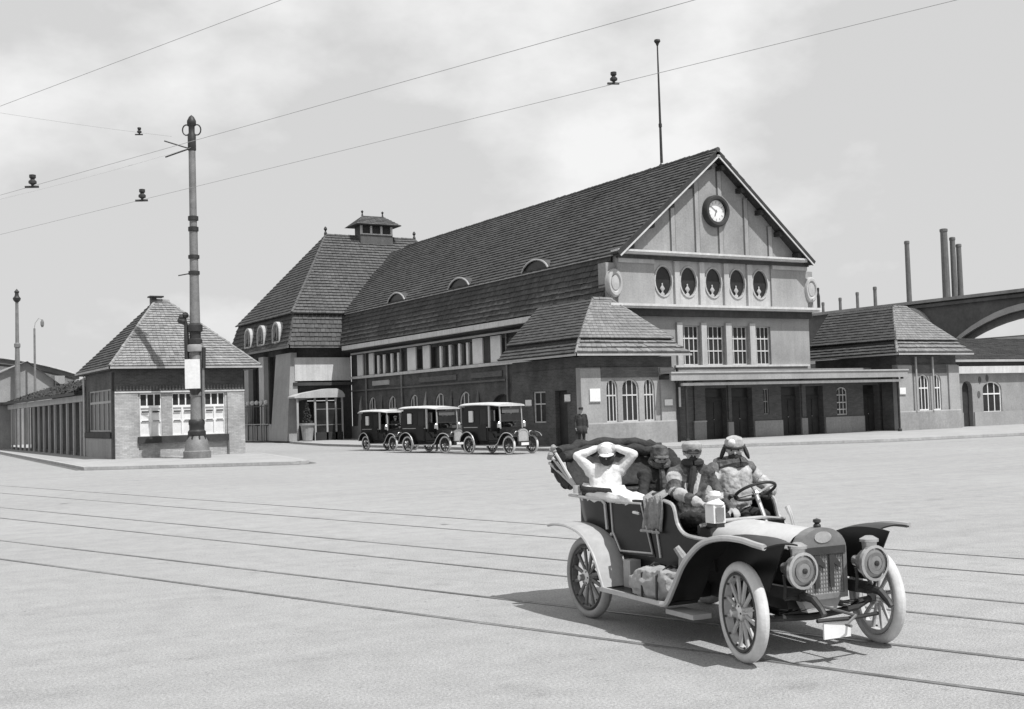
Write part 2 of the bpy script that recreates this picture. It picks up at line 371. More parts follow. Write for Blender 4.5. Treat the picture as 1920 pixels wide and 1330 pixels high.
# upper storey wall with four tall windows between pale piers
bays = [(4.17, 5.42), (5.83, 7.14), (7.6, 8.87), (9.31, 10.53)]
u = MB(); u.prism(rect(.1, 13.5, 3.3, 7.08), f, 0, .5, [rect(a, b, 4.12, 6.25) for a, b in bays]); u.build('upper_wall', 'plaster', hall)
MB().box(3.6, 13.3, -.16, -.003, 4.0, 4.11).build('window_sill', 'white_trim', hall)
MB().box(3.3, 18.2, -.22, -.003, 3.7, 3.86).build('string_course', 'plaster_grey', hall)
for a, b in ((3.78, 4.15), (5.44, 5.81), (7.16, 7.58), (8.89, 9.29)):
    MB().box(a, b, -.14, -.003, 4.113, 6.4).build('pier', 'plaster_pale', hall)
for a, b in bays: window(hall, rect(a, b, 4.12, 6.25), f, .2, 3, (.36, .68), .06, .05, 'white_trim')
# lower cornice
c = MB(); c.box(-.8, 13.8, -.6, .2, 7.08, 7.18); c.box(-.88, 13.88, -.68, .2, 7.183, 7.31); c.build('cornice', 'white_trim', hall)
MB().box(.1, 13.5, -.3, -.003, 6.72, 7.077).build('frieze', 'stucco_dark', hall)  # dark strip mostly standing in for the cornice's shadow
MB().lathe([(.0, 8.5), (.07, 8.45), (.05, 8.2), (.09, 8.0), (.09, 7.31)], (13.8, -.55, 0), n=8).build('finial', 'iron_dark', hall)
# attic with five ovals
ov = [(3.14, 8.62), (4.84, 8.62), (6.57, 8.62), (8.28, 8.62), (9.96, 8.62)]
MB().prism(rect(2.5, 10.75, 7.31, 9.93), f, .1, .4, [oval(a, b, .55, .78) for a, b in ov]).build('attic_wall', 'plaster_pale', hall)
MB().prism(rect(.1, 2.497, 7.31, 9.93), f, 0, .4).build('attic_panel', 'plaster', hall)
MB().prism(rect(10.753, 13.5, 7.31, 9.93), f, 0, .4).build('attic_panel', 'plaster', hall)
for x0, x1 in ((.14, 2.46), (10.8, 13.46)): MB().box(x0, x1, -.1, -.003, 9.5, 9.75).build('panel_cap', 'plaster_pale', hall)
for x in (3.99, 5.70, 7.42, 9.12): MB().box(x-.17, x+.17, -.06, .098, 7.34, 9.7).build('pier', 'plaster_pale', hall)
for a, b in ov:
    r = MB(); r.prism(oval(a, b, .63, .86), f, .04, .098, [oval(a, b, .553, .783)]); wo = r.build('oval_window', 'plaster_pale', hall)
    MB().prism(oval(a, b, .549, .779), f, .17, .19).build('pane', 'glass', wo)
    urn = MB(); urn.lathe([(.0, .78), (.06, .74), (.04, .64), (.13, .52), (.2, .42), (.1, .3), (.05, .2), (.15, .12), (.16, 0)], (0, 0, 0), n=10); urn.v = [(a-.05+x*.85, .125+y*.3, b-.76+z*.85) for x, y, z in urn.v]; urn.build('urn', 'trim_grey', wo, smooth=True)
for x in (-.12, 13.75):
    s = MB(); s.lathe([(.52, .25), (.52, -.02), (.46, -.1), (.36, -.1), (.31, -.03), (.3, .0), (.26, -.06), (.0, -.09)], (0, 0, 0), 'y', 22)
    s.v = [(x+a*.9, b-.05, 8.42+cc*1.42) for a, b, cc in s.v]; s.build('scroll_ornament', 'plaster_pale', hall, smooth=True)
    s = MB(); s.box(x-.38, x+.38, .2, .9, 7.36, 9.5); s.build('scroll_block', 'plaster_grey', hall)
MB().box(.02, 13.5, -.2, -.003, 9.72, 9.927).build('frieze', 'stucco_dark', hall)  # dark strip painted where the gable cornice shades the wall
# gable
c = MB(); c.box(-.12, 13.1, -.52, .1, 9.93, 10.02); c.box(-.22, 13.2, -.6, .1, 10.023, 10.13); c.build('gable_cornice', 'white_trim', hall)
tri = [(.25, 10.13), (13.05, 10.13), (6.65, 15.6)]
MB().prism(tri, f, .0, .3).build('gable_wall', 'plaster_grey', hall)
for x in (2.2, 3.81, 5.49, 7.14, 8.99, 10.74):
    top = 10.13+min(x-.25, 13.05-x)*(5.47/6.4)-.18
    if x > 2.5: MB().box(x-.13, x+.13, -.07, -.003, 10.132, top).build('batten', 'plaster', hall)
    if x > 2.5:
        for q in (-.165, .165): MB().box(x+q-.03, x+q+.03, -.02, -.003, 10.132, top).build('batten_edge', 'shutter_grey', hall)
RZ = lambda x: 16.0-abs(x-6.95)*(16.0-10.12)/7.05
for s in (-1, 1):
    A, B = Vector((6.65+s*6.95, -.6, 9.95)), Vector((6.65, -.6, 15.8)); d = (B-A).normalized()
    off_ = Vector((s*d.z, 0, -s*d.x)); off_ = off_ if off_.z < 0 else -off_
    MB().bar(A+off_*.12, B+off_*.12-d*.0, .10, .30, up=(0, 0, 1)).build('bargeboard', 'dark_wood', hall)
    MB().bar(A+off_*.25+Vector((0, -.075, 0)), B+off_*.25-d*.12+Vector((0, -.075, 0)), .045, .075).build('bargeboard_moulding', 'white_trim', hall)
    MB().bar(A+off_*.2+Vector((0, .3, 0)), B+off_*.2+Vector((0, .3, 0)), .56, .05, up=off_).build('rake_soffit', 'dark_wood', hall)
    for k in range(5):
        q = A.lerp(B, (k+.6)/5.1)+off_*.36; MB().box(q.x-.13, q.x+.13, -.5, -.003, q.z-.16, q.z+.1).build('purlin_end', 'dark_wood', hall)
# clock
ck = MB(); ck.lathe([(.60, -.24), (.66, -.34), (.8, -.34), (.88, -.22), (.88, 0), (.6, 0)], (6.78, 0, 12.55), 'y', 32)
cko = ck.build('clock', 'dark_band', hall, smooth=True)
MB().lathe([(.62, -.12), (.0, -.12)], (6.78, -.01, 12.55), 'y', 32).build('clock_face', 'white_paint', cko)
tk = MB()
for i in range(12):
    t = i*pi/6; a, b = sin(t), cos(t); tk.bar((6.78+a*.42, -.14, 12.55+b*.42), (6.78+a*.54, -.14, 12.55+b*.54), .035, .01, up=(0, 1, 0))
tk.build('hour_marks', 'trim_grey', cko, kind='stuff')
for t, L, wd in ((radians(200), .3, .05), (radians(305), .44, .035)):
    MB().bar((6.78-sin(t)*.08, -.155, 12.55-cos(t)*.08), (6.78+sin(t)*L, -.155, 12.55+cos(t)*L), wd, .012, up=(0, 1, 0)).build('hand', 'iron_grey', cko)
# main roof
bed = MB()
XB = .05
XR = 6.65
prof = [(-.6, 7.3), (XB, 9.95), (XR, 15.8), (13.25, 9.95), (13.9, 7.3)]
for (a, b), (c_, d_) in zip(prof[:-1], prof[1:]):
    y0 = -.62 if max(b, d_) > 11 else .35
    bed.add([(a, y0, b), (a, 43.5, b), (c_, 43.5, d_), (c_, y0, d_)], [(0, 1, 2, 3)])
    bed.add([(a, y0, b-.12), (a, 43.5, b-.12), (c_, 43.5, d_-.12), (c_, y0, d_-.12)], [(0, 3, 2, 1)])
roof = bed.build('roof', 'roof_bed', hall)
t = MB(); tiles(t, (XB-.2, -.64, 9.9), (XB-.2, 40, 9.9), (XR, 40, 15.82), (XR, -.64, 15.82), .34, .32, .065, .03)
t.build('roof_tiles', 'tile_dark', roof, kind='stuff')
t = MB(); tiles(t, (-.66, .34, 7.36), (-.66, 36.2, 7.36), (XB-.02, 36.2, 9.86), (XB-.02, .34, 9.86), .34, .36, .07, .03)
t.build('roof_tiles', 'tile_dark', roof, kind='stuff')
t = MB(); tiles(t, (13.4, -.64, 9.9), (13.4, 12, 9.9), (XR, 12, 15.82), (XR, -.64, 15.82), .6, .8, .05, .03)
t.build('roof_tiles', 'tile_dark', roof, kind='stuff')
t = MB(); hip_caps(t, (XR, -.66, 15.85), (XR, 39, 15.85), .14, .4); t.build('ridge_tiles', 'tile_dark', roof, kind='stuff')
MB().box(XB-.2, XB-.06, .2, 36.2, 9.85, 9.93).build('roof_moulding', 'trim_grey', hall)
MB().box(-.8, -.52, 2.6, 35.3, 6.98, 7.3).build('eaves_gutter', 'white_trim', hall)
MB().box(-.5, .6, .3, 36, 6.9, 7.0).build('eaves_soffit', 'dark_wood', hall)
MB().box(-.12, .0, 3, 35.2, 6.62, 6.74).build('eaves_moulding', 'trim_grey', hall)
for yc in (26.5, 17.0, 7.65):
    rows_f, rows_b = [], []
    fr_ = MB(); n = 12; arc = []
    for i in range(n+1):
        tt = -1+2*i/n; arc.append((yc+tt*1.45, 9.95+.60*max(0, 1-tt*tt)**.75))
    slope_x = lambda z: XB+(z-9.95)*(6.6/5.85)
    rows = [[(-.2, y, z+.05) for y, z in arc], [(slope_x(z)*.6-.1, y, z+.05) for y, z in arc], [(slope_x(z)+.25, y, z+.08) for y, z in arc]]
    e = MB().loft(rows).build('eyebrow_dormer', 'tile_dark', hall, smooth=True)
    MB().prism(arc, LS(-.12), 0, .03).build('pane', 'glass', e)
    MB().tube([(-.22, y, z+.02) for y, z in arc], .055, 6).build('frame', 'trim_grey', e)
# long side, facing the cab rank
sd_ = MB(); m = LS(.6)
low = [(32.9, 1.3), (29.3, 1.3), (25.6, 1.3), (21.6, 1.4), (18.0, 1.5)]
lowp = [arch(y-w_/2*1.15, y+w_/2*1.15, 1.2, 3.3) for y, w_ in low]
ports = [arch(12.0, 14.4, .13, 3.0, .7), arch(8.4, 10.6, .13, 3.0, .7)]
bands = [(26.95, 32.25), (16.7, 22.7), (7.5, 13.0), (23.9, 24.9)]
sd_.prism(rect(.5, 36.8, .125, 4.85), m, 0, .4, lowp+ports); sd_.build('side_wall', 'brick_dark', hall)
MB().prism(rect(.5, 36.8, 4.853, 7.0), m, 0, .4, [rect(a, b, 5.1, 6.45) for a, b in bands]).build('side_upper_wall', 'stucco_dark', hall)  # dark colour carries the shade of this sunless side
MB().box(.36, .597, 4.6, 36.6, 4.78, 4.97).build('string_course', 'white_trim', hall)
for a, b in ((34.35, 35.4), (32.3, 33.15), (25.0, 26.35), (22.8, 23.85), (15.35, 16.65), (13.05, 14.3)):
    MB().box(.5, .597, a, b, 5.0, 6.62).build('pale_panel', 'white_paint', hall)
for y in (31.5, 30.45, 29.1, 27.95): MB().box(.52, .64, y-.15, y+.15, 5.0, 6.4).build('mullion', 'white_paint', hall)
for y in (21.2, 19.85, 18.5, 17.4): MB().box(.52, .64, y-.14, y+.14, 5.0, 6.45).build('mullion', 'white_paint', hall)
for a, b in bands:
    MB().prism(rect(a, b, 5.1, 6.45), m, .2, .22).build('pane', 'glass', hall)
for p in lowp: window(hall, p, m, .12, 2, (.55,), .1, .09, 'white_trim')
for p in ports:
    d = MB(); d.prism(inset(p, .01), m, .3, .36); ys = [q[0] for q in p]; cc = (min(ys)+max(ys))/2
    for k in (-1, 1): d.prism(rect(cc+k*.5-.35, cc+k*.5+.35, .4, 2.0), m, .26, .3)
    d.build('door', 'dark_wood', hall)
for y in (35.0, 23.7, 27.4, 31.1, 19.9, 16.2):
    q = MB(); q.add([(.35, y-.4, .126), (.35, y+.4, .126), (.6, y+.45, .126), (.6, y-.45, .126), (.5, y-.2, 2.7), (.5, y+.2, 2.7), (.62, y, 3.6)],
                    [(0, 1, 5, 4), (1, 2, 6, 5), (0, 4, 6, 3), (4, 5, 6)]); q.build('buttress', 'plaster_grey' if y in (35.0, 23.7) else 'brick_mid', hall)
for ya, yb, za, zb, mt in ((29.6, 32.6, 4.15, 4.5, 'trim_grey'), (19.0, 24.5, 4.1, 4.45, 'brick_mid'), (13.0, 17.0, 4.1, 4.45, 'brick_mid')): MB().box(.5, .597, ya, yb, za, zb).build('name_board', mt, hall)
MB().box(.44, .597, 12.5, 36.6, 3.8, 3.92).build('lintel_course', 'brick_mid', hall)
for y in (33.7, 27.35, 12.3): MB().tube([(.48, y, .13), (.48, y, 6.8)], .07, 6).build('downpipe', 'iron_grey', hall)
MB().box(.42, .597, 15.0, 36.6, .126, 1.12).build('side_plinth', 'plaster_grey', hall)
MB().lathe([(.0, .3), (.16, .1), (.2, 0)], (XR, 4.4, 15.82), n=10).build('pole_socket', 'iron_dark', hall)

# flagpole on the ridge
fp = thing('flagpole', 'tall thin flagpole standing on the hall ridge behind the clock gable', 'flagpole', (XR, 4.33, 16.1))
MB().tube([(XR, 4.33, 16.1), (XR, 4.33, 20), (XR, 4.33, 23.1)], [.085, .06, .04], 8).build('pole', 'iron_dark', fp)
MB().lathe([(0, .38), (.17, .36), (.19, .26), (.1, .14), (.05, 0)], (XR, 4.33, 23.0), n=12).build('knob', 'iron_dark', fp)
MB().lathe([(.1, .1), (.1, -.1)], (XR, 4.33, 18.3), n=8).build('collar', 'iron_dark', fp)

# ------------------------------------------------------------------ hip-roofed cross wing at the far end
wing = thing('station_wing', 'cross wing with high hipped roof and ridge lantern behind the cab rank', 'station building', (5.5, 43.5, 0))
E0, E1, F0, F1 = -4.75, 15.75, 36.0, 51.0
ins = .6
K0, K1, L0, L1 = E0+ins, E1-ins, F0+ins, F1-ins
zE, zB, zR = 7.4, 10.0, 17.2
R0, R1 = (1.35, 43.5), (9.65, 43.5)
b = MB()
for P_ in ([(E0, F0, zE), (E1, F0, zE), (K1, L0, zB), (K0, L0, zB)], [(E0, F1, zE), (E0, F0, zE), (K0, L0, zB), (K0, L1, zB)],
           [(E1, F0, zE), (E1, F1, zE), (K1, L1, zB), (K1, L0, zB)], [(E1, F1, zE), (E0, F1, zE), (K0, L1, zB), (K1, L1, zB)],
           [(K0, L0, zB), (K1, L0, zB), (*R1, zR), (*R0, zR)], [(K0, L1, zB), (K0, L0, zB), (*R0, zR)],
           [(K1, L0, zB), (K1, L1, zB), (*R1, zR)], [(K1, L1, zB), (K0, L1, zB), (*R0, zR), (*R1, zR)],
           [(E0, F0, zE), (E0, F1, zE), (E1, F1, zE), (E1, F0, zE)]):
    b.add(P_, [tuple(range(len(P_)))])
wr = b.build('roof', 'roof_bed', wing)
t = MB(); tiles(t, (K0-.25, L0-.25, zB-.12), (K1, L0-.25, zB-.12), (*R1, zR), (*R0, zR), .36, .34, .085, .04); t.build('roof_tiles', 'tile_wing', wr, kind='stuff')
t = MB(); tiles(t, (E0-.05, F0-.1, zE), (.2, F0-.1, zE), (.2, L0-.02, zB-.2), (K0, L0-.02, zB-.2), .34, .36, .075, .03); t.build('roof_tiles', 'tile_wing', wr, kind='stuff')
t = MB(); tiles(t, (K0-.25, L1, zB-.12), (K0-.25, L0-.25, zB-.12), (*R0, zR), (*R0, zR), .33, .36, .055, .04); t.build('roof_tiles', 'tile_dark', wr, kind='stuff')  # left slopes get darker tiles than the front, painting in their shade
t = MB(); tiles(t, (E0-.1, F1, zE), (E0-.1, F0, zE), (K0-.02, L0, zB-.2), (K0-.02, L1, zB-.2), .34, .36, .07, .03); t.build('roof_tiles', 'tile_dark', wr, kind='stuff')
t = MB(); hip_caps(t, (K0-.2, L0-.2, zB-.05), (*R0, zR), .15, .4); hip_caps(t, (E0, F0, zE+.05), (K0, L0, zB-.2), .13, .4); hip_caps(t, (*R0, zR+.05), (*R1, zR+.05), .15, .4); hip_caps(t, (*R1, zR), (K1, L0, zB), .15, .4)
t.build('hip_tiles', 'tile_wing', wr, kind='stuff')
for p in (R0, R1): MB().lathe([(0, .75), (.1, .65), (.16, .5), (.06, .35), (.14, .15), (.14, -.1)], (*p, zR+.05), n=8).build('finial', 'iron_dark', wing)
g = MB(); g.box(E0-.12, E1, F0-.14, F0-.004, zE-.16, zE+.02); g.box(E0-.16, E0-.006, F0-.14, F1, zE-.16, zE+.02); g.build('eaves_gutter', 'iron_grey', wing)
# walls
wf = FR(36.9)
MB().prism(rect(-4.0, .6, .125, 7.35), wf, 0, .4, [rect(-3.1, -.7, .13, 3.2)]).build('front_wall', 'stucco_dark', wing)
MB().box(-4.15, .45, 36.6, 36.895, 4.72, 6.52).build('pale_wall_panel', 'white_trim', wing)
MB().box(-4.3, .55, 36.5, 36.895, 4.35, 4.6).build('string_course', 'stucco_dark', wing)
MB().box(-3.0, -.75, 37.1, 37.2, .13, 3.15).build('inner_door', 'dark_wood', wing)
ml = LS(-3.9); bay = [(39.6, 43.2), (44.9, 47.4), (48.7, 50.3)]
MB().prism(rect(37.3, 50.9, .125, 7.35), ml, 0, .4, [rect(a, b_, 1.4, 6.9) for a, b_ in bay]).build('side_wall', 'stucco_dark', wing)
for a, b_ in bay: window(wing, rect(a, b_, 1.4, 6.9), ml, .25, 3, (.3, .65), .08, .06, 'dark_wood')
for a, b_, mt in ((43.5, 44.75, 'plaster_pale'), (47.5, 48.6, 'plaster')):
    MB().box(-4.3, -3.903, a, b_, 1.0, 6.95).build('pier', mt, wing)
q = MB(); q.add([(-4.9, 36.55, .126), (-3.95, 36.55, .126), (-3.95, 40.4, .126), (-4.9, 40.4, .126), (-4.42, 36.7, 6.9), (-3.95, 36.7, 6.9), (-3.95, 40.1, 6.9), (-4.42, 40.1, 6.9)],
      [(0, 1, 5, 4), (1, 2, 6, 5), (2, 3, 7, 6), (3, 0, 4, 7), (4, 5, 6, 7), (3, 2, 1, 0)]); q.build('corner_pier', 'plaster', wing)
MB().box(-4.5, -3.903, 40.6, 51, .126, 1.3).build('base_wall', 'plaster', wing)
for y in (41.3, 43.2, 45.6, 47.3, 49.6): MB().box(-4.62, -4.503, y-.25, y+.25, .126, 1.45).build('base_pier', 'plaster_pale', wing)
# three arched dormers on the left slope
for yc in (38.9, 42.6, 45.9):
    a0, a1 = yc-.85, yc+.85; dm = MB(); pr = arch(a0, a1, 7.75, 9.45, .85, 10)
    dm.prism(pr, LS(-4.85), 0, 1.0, [arch(a0+.15, a1-.15, 7.9, 9.28, .68, 10)]); do = dm.build('dormer', 'plaster_pale', wing)
    MB().prism(arch(a0+.14, a1-.14, 7.89, 9.29, .69, 10), LS(-4.85), .35, .38).build('pane', 'glass', do)
    MB().box(-4.75, -4.65, yc-.05, yc+.05, 7.9, 9.25).build('mullion', 'trim_grey', do)
# ridge lantern
ln = MB(); ln.box(4.2, 7.2, 42.7, 44.3, 16.5, 17.35); lo = ln.build('lantern_base', 'tile_wing', wing)
MB().box(4.32, 7.08, 42.8, 44.2, 17.353, 18.15).build('louvre_panel', 'dark_wood', lo)
for x in (4.3, 5.2, 6.15, 7.1): MB().box(x-.09, x+.09, 42.68, 42.797, 17.353, 18.12).build('post', 'white_trim', lo)
MB().box(4.2, 7.2, 42.66, 42.72, 17.36, 17.46).build('rail', 'white_trim', lo)
r = MB(); A = [(3.6, 42.2), (7.8, 42.2), (7.8, 44.8), (3.6, 44.8)]; B_ = [(4.75, 43.5), (6.65, 43.5)]
r.add([(*p, 18.15) for p in A]+[(*p, 19.1) for p in B_], [(0, 1, 5, 4), (1, 2, 5), (2, 3, 4, 5), (3, 0, 4), (3, 2, 1, 0)]); ro = r.build('lantern_roof', 'roof_bed', wing)
t = MB(); tiles(t, (3.6, 42.15, 18.15), (7.8, 42.15, 18.15), (6.65, 43.5, 19.1), (4.75, 43.5, 19.1), .3, .35, .05); t.build('roof_tiles', 'tile_wing', ro, kind='stuff')
for p in B_: MB().lathe([(0, .5), (.12, .38), (.05, .2), (.1, 0)], (*p, 19.1), n=8).build('finial', 'iron_dark', lo)
# glazed porch with white rounded awning
aw = thing('porch', 'glazed entrance porch under a white rounded awning beside the wing', 'porch', (-2.7, 36, 0))
n = 10; prof = [(-4.75+.9*(1-cos(pi/2*i/n))*.6, 3.45+.55*sin(pi/2*i/n)) for i in range(n+1)]
A1 = [(-4.8, 3.38), (-.75, 3.38), (-.75, 3.58), (-.95, 3.86), (-1.4, 4.06), (-2.1, 4.06), (-3.4, 3.86), (-4.3, 3.7), (-4.8, 3.5)]
MB().prism(A1, FR(35.0), 0, 1.55).build('awning', 'plaster_pale', aw)
for x in (-4.5, -3.1, -2.15, -1.42, -.9): MB().box(x-.07, x+.07, 35.2, 35.32, .126, 3.38).build('post', 'trim_grey', aw)
MB().box(-3.1, -.9, 35.24, 35.28, .3, 3.0).build('glazing', 'glass', aw)
for z in (1.3, 2.5): MB().box(-3.05, -.95, 35.225, 35.238, z-.03, z+.03).build('transom', 'iron_grey', aw)
MB().box(-3.1, -.9, 35.2, 35.235, .126, .75).build('kick_panel', 'dark_wood', aw)
# planter by the porch
pl = thing('planter', 'stone pot with pointed clipped shrub left of the glazed porch', 'planter', (-4.1, 34.3, .125))
MB().lathe([(.0, .1), (.32, .0), (.36, .05), (.5, 1.15), (.6, 1.2), (.6, 1.34), (.5, 1.34), (.0, 1.3)], (-4.1, 34.3, .125), n=14).build('pot', 'plaster', pl)
t = MB()
for i in range(420):
    z = random.random()**1.3; rr = .36*(1-z)**.7*random.uniform(.5, 1.05); a = random.uniform(0, 2*pi)
    c_ = Vector((-4.1+rr*cos(a), 34.3+rr*sin(a), 1.4+z*1.6)); d1 = Vector((random.gauss(0, 1), random.gauss(0, 1), random.gauss(0, 1))).normalized()*.09; d2 = d1.orthogonal().normalized()*.06
    t.add([c_-d1, c_+d2, c_+d1, c_-d2], [(0, 1, 2, 3)])
t.build('foliage', 'foliage', pl, kind='stuff')
# iron fence with pale ball finials between the wing piers
fc = thing('iron_fence', 'iron railing with pale ball finials between the wing piers', 'fence', (-4.9, 46, 0))
for z in (1.45, 2.9): MB().box(-4.93, -4.87, 40.9, 51, z-.03, z+.03).build('rail', 'iron_dark' if z > 2 else 'trim_grey', fc)
for y in np.arange(41.3, 51, 1.15):
    p = MB().tube([(-4.9, y, .126), (-4.9, y, 3.05)], .04, 6).build('picket', 'iron_dark', fc)
    MB().ell((-4.9, y, 3.2), .2, 8).build('ball', 'white_trim', p)
for y in np.arange(41.0, 51, .38):
    MB().tube([(-4.9, y, 1.3), (-4.9, y, 2.95)], .015, 4).build('bar', 'iron_dark', fc)

# ------------------------------------------------------------------ corner pavilions
def pavilion(x0, x1, y0, y1, wins, label, wtop, fm, left_dark=True, downpipe=None, notices=()):
    pv = thing('pavilion', label, 'pavilion', ((x0+x1)/2, (y0+y1)/2, 0), group='corner pavilions beside the entrance canopy')
    m = FR(y0)
    wp = [arch(a, b, 1.25, 3.38, .42) for a, b in wins]
    MB().prism(rect(x0, x1, .125, 3.95), m, 0, .35, wp).build('front_wall', 'plaster', pv)
    l0 = [rect(y0+1.2, y0+2.3, .13, 2.9), rect(y0+3.2, y0+4.4, 1.3, 2.9)]
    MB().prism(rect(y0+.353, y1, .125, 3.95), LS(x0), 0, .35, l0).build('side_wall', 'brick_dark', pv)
    MB().prism(rect(y0+1.2, y0+2.3, .13, 2.9), LS(x0), .25, .3).build('side_door', 'dark_wood', pv)
    window(pv, l0[1], LS(x0), .12, 1, (.6,))
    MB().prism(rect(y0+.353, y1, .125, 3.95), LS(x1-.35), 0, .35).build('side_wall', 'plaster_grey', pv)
    for p in wp: window(pv, p, m, .12, 2, (.62,), .07, .05, fm)
    MB().box(x0+1.2, x1-1.0, y0-.05, y0-.003, 3.45, 3.95).build('frieze', 'brick_mid', pv)
    for a, b in ((x0-.03, x0+1.15), (x1-.9, x1+.03)): MB().box(a, b, y0-.1, y0-.003, .126, 3.9).build('corner_pier', 'plaster', pv)
    MB().box(x0-.05, x1+.05, y0-.14, y0-.104, .127, 1.18).build('dado', 'plaster_grey', pv)
    MB().box(x0-.04, x1+.04, y0-.13, y0-.102, 1.183, 1.25).build('sill_course', 'plaster_pale', pv)
    MB().box(x0+.05, x1-.05, y0+.05, y1, 3.953, 4.5).build('eaves_wall', 'brick_dark', pv)
    # roof in two tiers
    a0, a1, b0, b1 = x0-.6, x1+.6, y0-.62, y1+.4; k = .75; xm = (x0+x1)/2
    e = MB(); lo_ = [(a0, b0), (a1, b0), (a1, b1), (a0, b1)]; up_ = [(a0+k, b0+k), (a1-k, b0+k), (a1-k, b1), (a0+k, b1)]
    zr = 7.5; ry = y0+1.65; ra_, rb_ = xm-.8, xm+.25
    e.add([(*p, 4.62) for p in lo_]+[(*p, 5.5) for p in up_]+[(ra_, ry, zr), (rb_, ry, zr), (rb_, b1, zr), (ra_, b1, zr)],
          [(3, 2, 1, 0), (0, 1, 5, 4), (1, 2, 6, 5), (3, 0, 4, 7), (4, 5, 9, 8), (5, 6, 10, 9), (7, 4, 8, 11), (8, 9, 10, 11), (2, 3, 7, 6), (6, 7, 11, 10)])
    ro = e.build('roof', 'roof_bed', pv)
    L = lambda i: (*lo_[i], 4.62)
    U = lambda i: (*up_[i], 5.5)
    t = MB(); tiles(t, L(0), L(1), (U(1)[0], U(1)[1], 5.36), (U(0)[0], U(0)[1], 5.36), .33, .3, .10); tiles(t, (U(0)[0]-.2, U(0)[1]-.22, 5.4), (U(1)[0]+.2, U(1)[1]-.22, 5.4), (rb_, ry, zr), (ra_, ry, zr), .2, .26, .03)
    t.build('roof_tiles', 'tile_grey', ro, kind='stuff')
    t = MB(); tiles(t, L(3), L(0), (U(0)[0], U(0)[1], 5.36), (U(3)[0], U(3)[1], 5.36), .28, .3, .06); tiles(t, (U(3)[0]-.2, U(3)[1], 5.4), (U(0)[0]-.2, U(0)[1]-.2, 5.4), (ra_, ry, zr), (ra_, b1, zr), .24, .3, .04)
    t.build('roof_tiles', 'tile_dark', ro, kind='stuff')  # flank slopes tiled darker than the sunlit front, shade put into the colour
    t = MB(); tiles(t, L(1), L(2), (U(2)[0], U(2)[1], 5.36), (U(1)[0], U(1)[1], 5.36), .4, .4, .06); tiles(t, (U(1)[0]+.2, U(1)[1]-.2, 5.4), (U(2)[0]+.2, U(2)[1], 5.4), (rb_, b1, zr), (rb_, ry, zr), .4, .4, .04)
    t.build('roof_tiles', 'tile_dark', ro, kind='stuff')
    t = MB(); hip_caps(t, L(0), U(0), .09, .3); hip_caps(t, U(0), (ra_, ry, zr), .1, .3); hip_caps(t, U(1), (rb_, ry, zr), .1, .3); hip_caps(t, (ra_-.05, ry, zr), (rb_+.05, ry, zr), .13, .3)
    t.build('hip_tiles', 'tile_grey', ro, kind='stuff')
    gt = MB(); gt.box(a0-.08, a1+.08, b0-.1, b0-.005, 4.5, 4.6); gt.box(a0-.1, a0-.006, b0-.1, b1, 4.5, 4.6); gt.build('eaves_gutter', 'trim_grey', pv)
    return pv
p1 = pavilion(-3.8, 1.93, -2, 4.5, [(-2.28, -1.6), (-1.32, -.3), (.02, .7)], 'corner pavilion left of the canopy, behind the open car, three arched windows', 3.38, 'white_trim')
dp = MB(); dp.tube([(2.02, -2.2, .126), (2.02, -2.2, 3.9)], .07, 8); dp.build('downpipe', 'iron_dark', p1); MB().tube([(2.06, -2.28, 1.9), (2.06, -2.28, 2.9)], .06, 6).build('bracket_rod', 'white_trim', p1)
p2 = pavilion(18.35, 23.6, -2, 4.5, [(18.75, 19.35), (20.15, 21.05), (21.35, 22.1)], 'corner pavilion at the right end of the canopy with white transoms', 3.3, 'white_paint')
for x in (19.75, 21.2): MB().tube([(x, -2.2, 1.3), (x, -2.2, 4.4)], .06, 6).build('slender_column', 'trim_grey', p2)
for nm, lb, x, y, ww, z0, z1, side in (('notice', 'larger white notice on the left pavilion front beside its windows', -3.05, -2.13, .62, 2.3, 2.92, 0), ('notice', 'small white notice on the pier right of the three arched windows', 1.45, -2.13, .5, 2.0, 2.3, 0),
                                 ('notice', 'small white notice on the dark flank of the left pavilion', -3.83, -.9, .5, 2.35, 2.68, 1), ('notice', 'narrow white notice beside the dark door of the left pavilion', -3.83, 2.8, .6, 2.2, 2.5, 1),
                                 ('notice', 'pale round-cornered notice on the right pavilion edge beside the canopy', 18.6, -2.13, .5, 2.25, 2.62, 0)):
    o_ = thing(nm, lb, 'notice', (x, y, z0)); bb = MB()
    if side: bb.box(x-.03, x, y-ww/2, y+ww/2, z0, z1)
    else: bb.box(x-ww/2, x+ww/2, y-.03, y-.002, z0, z1)
    fr2 = bb.build('sheet', 'white_paint', o_); q = MB()
    if side: q.box(x-.035, x-.031, y-ww/2-.03, y+ww/2+.03, z0-.04, z0-.01)
    else: q.box(x-ww/2-.03, x+ww/2+.03, y-.035, y-.0, z0-.04, z0-.01)
    q.build('batten', 'trim_grey', o_)

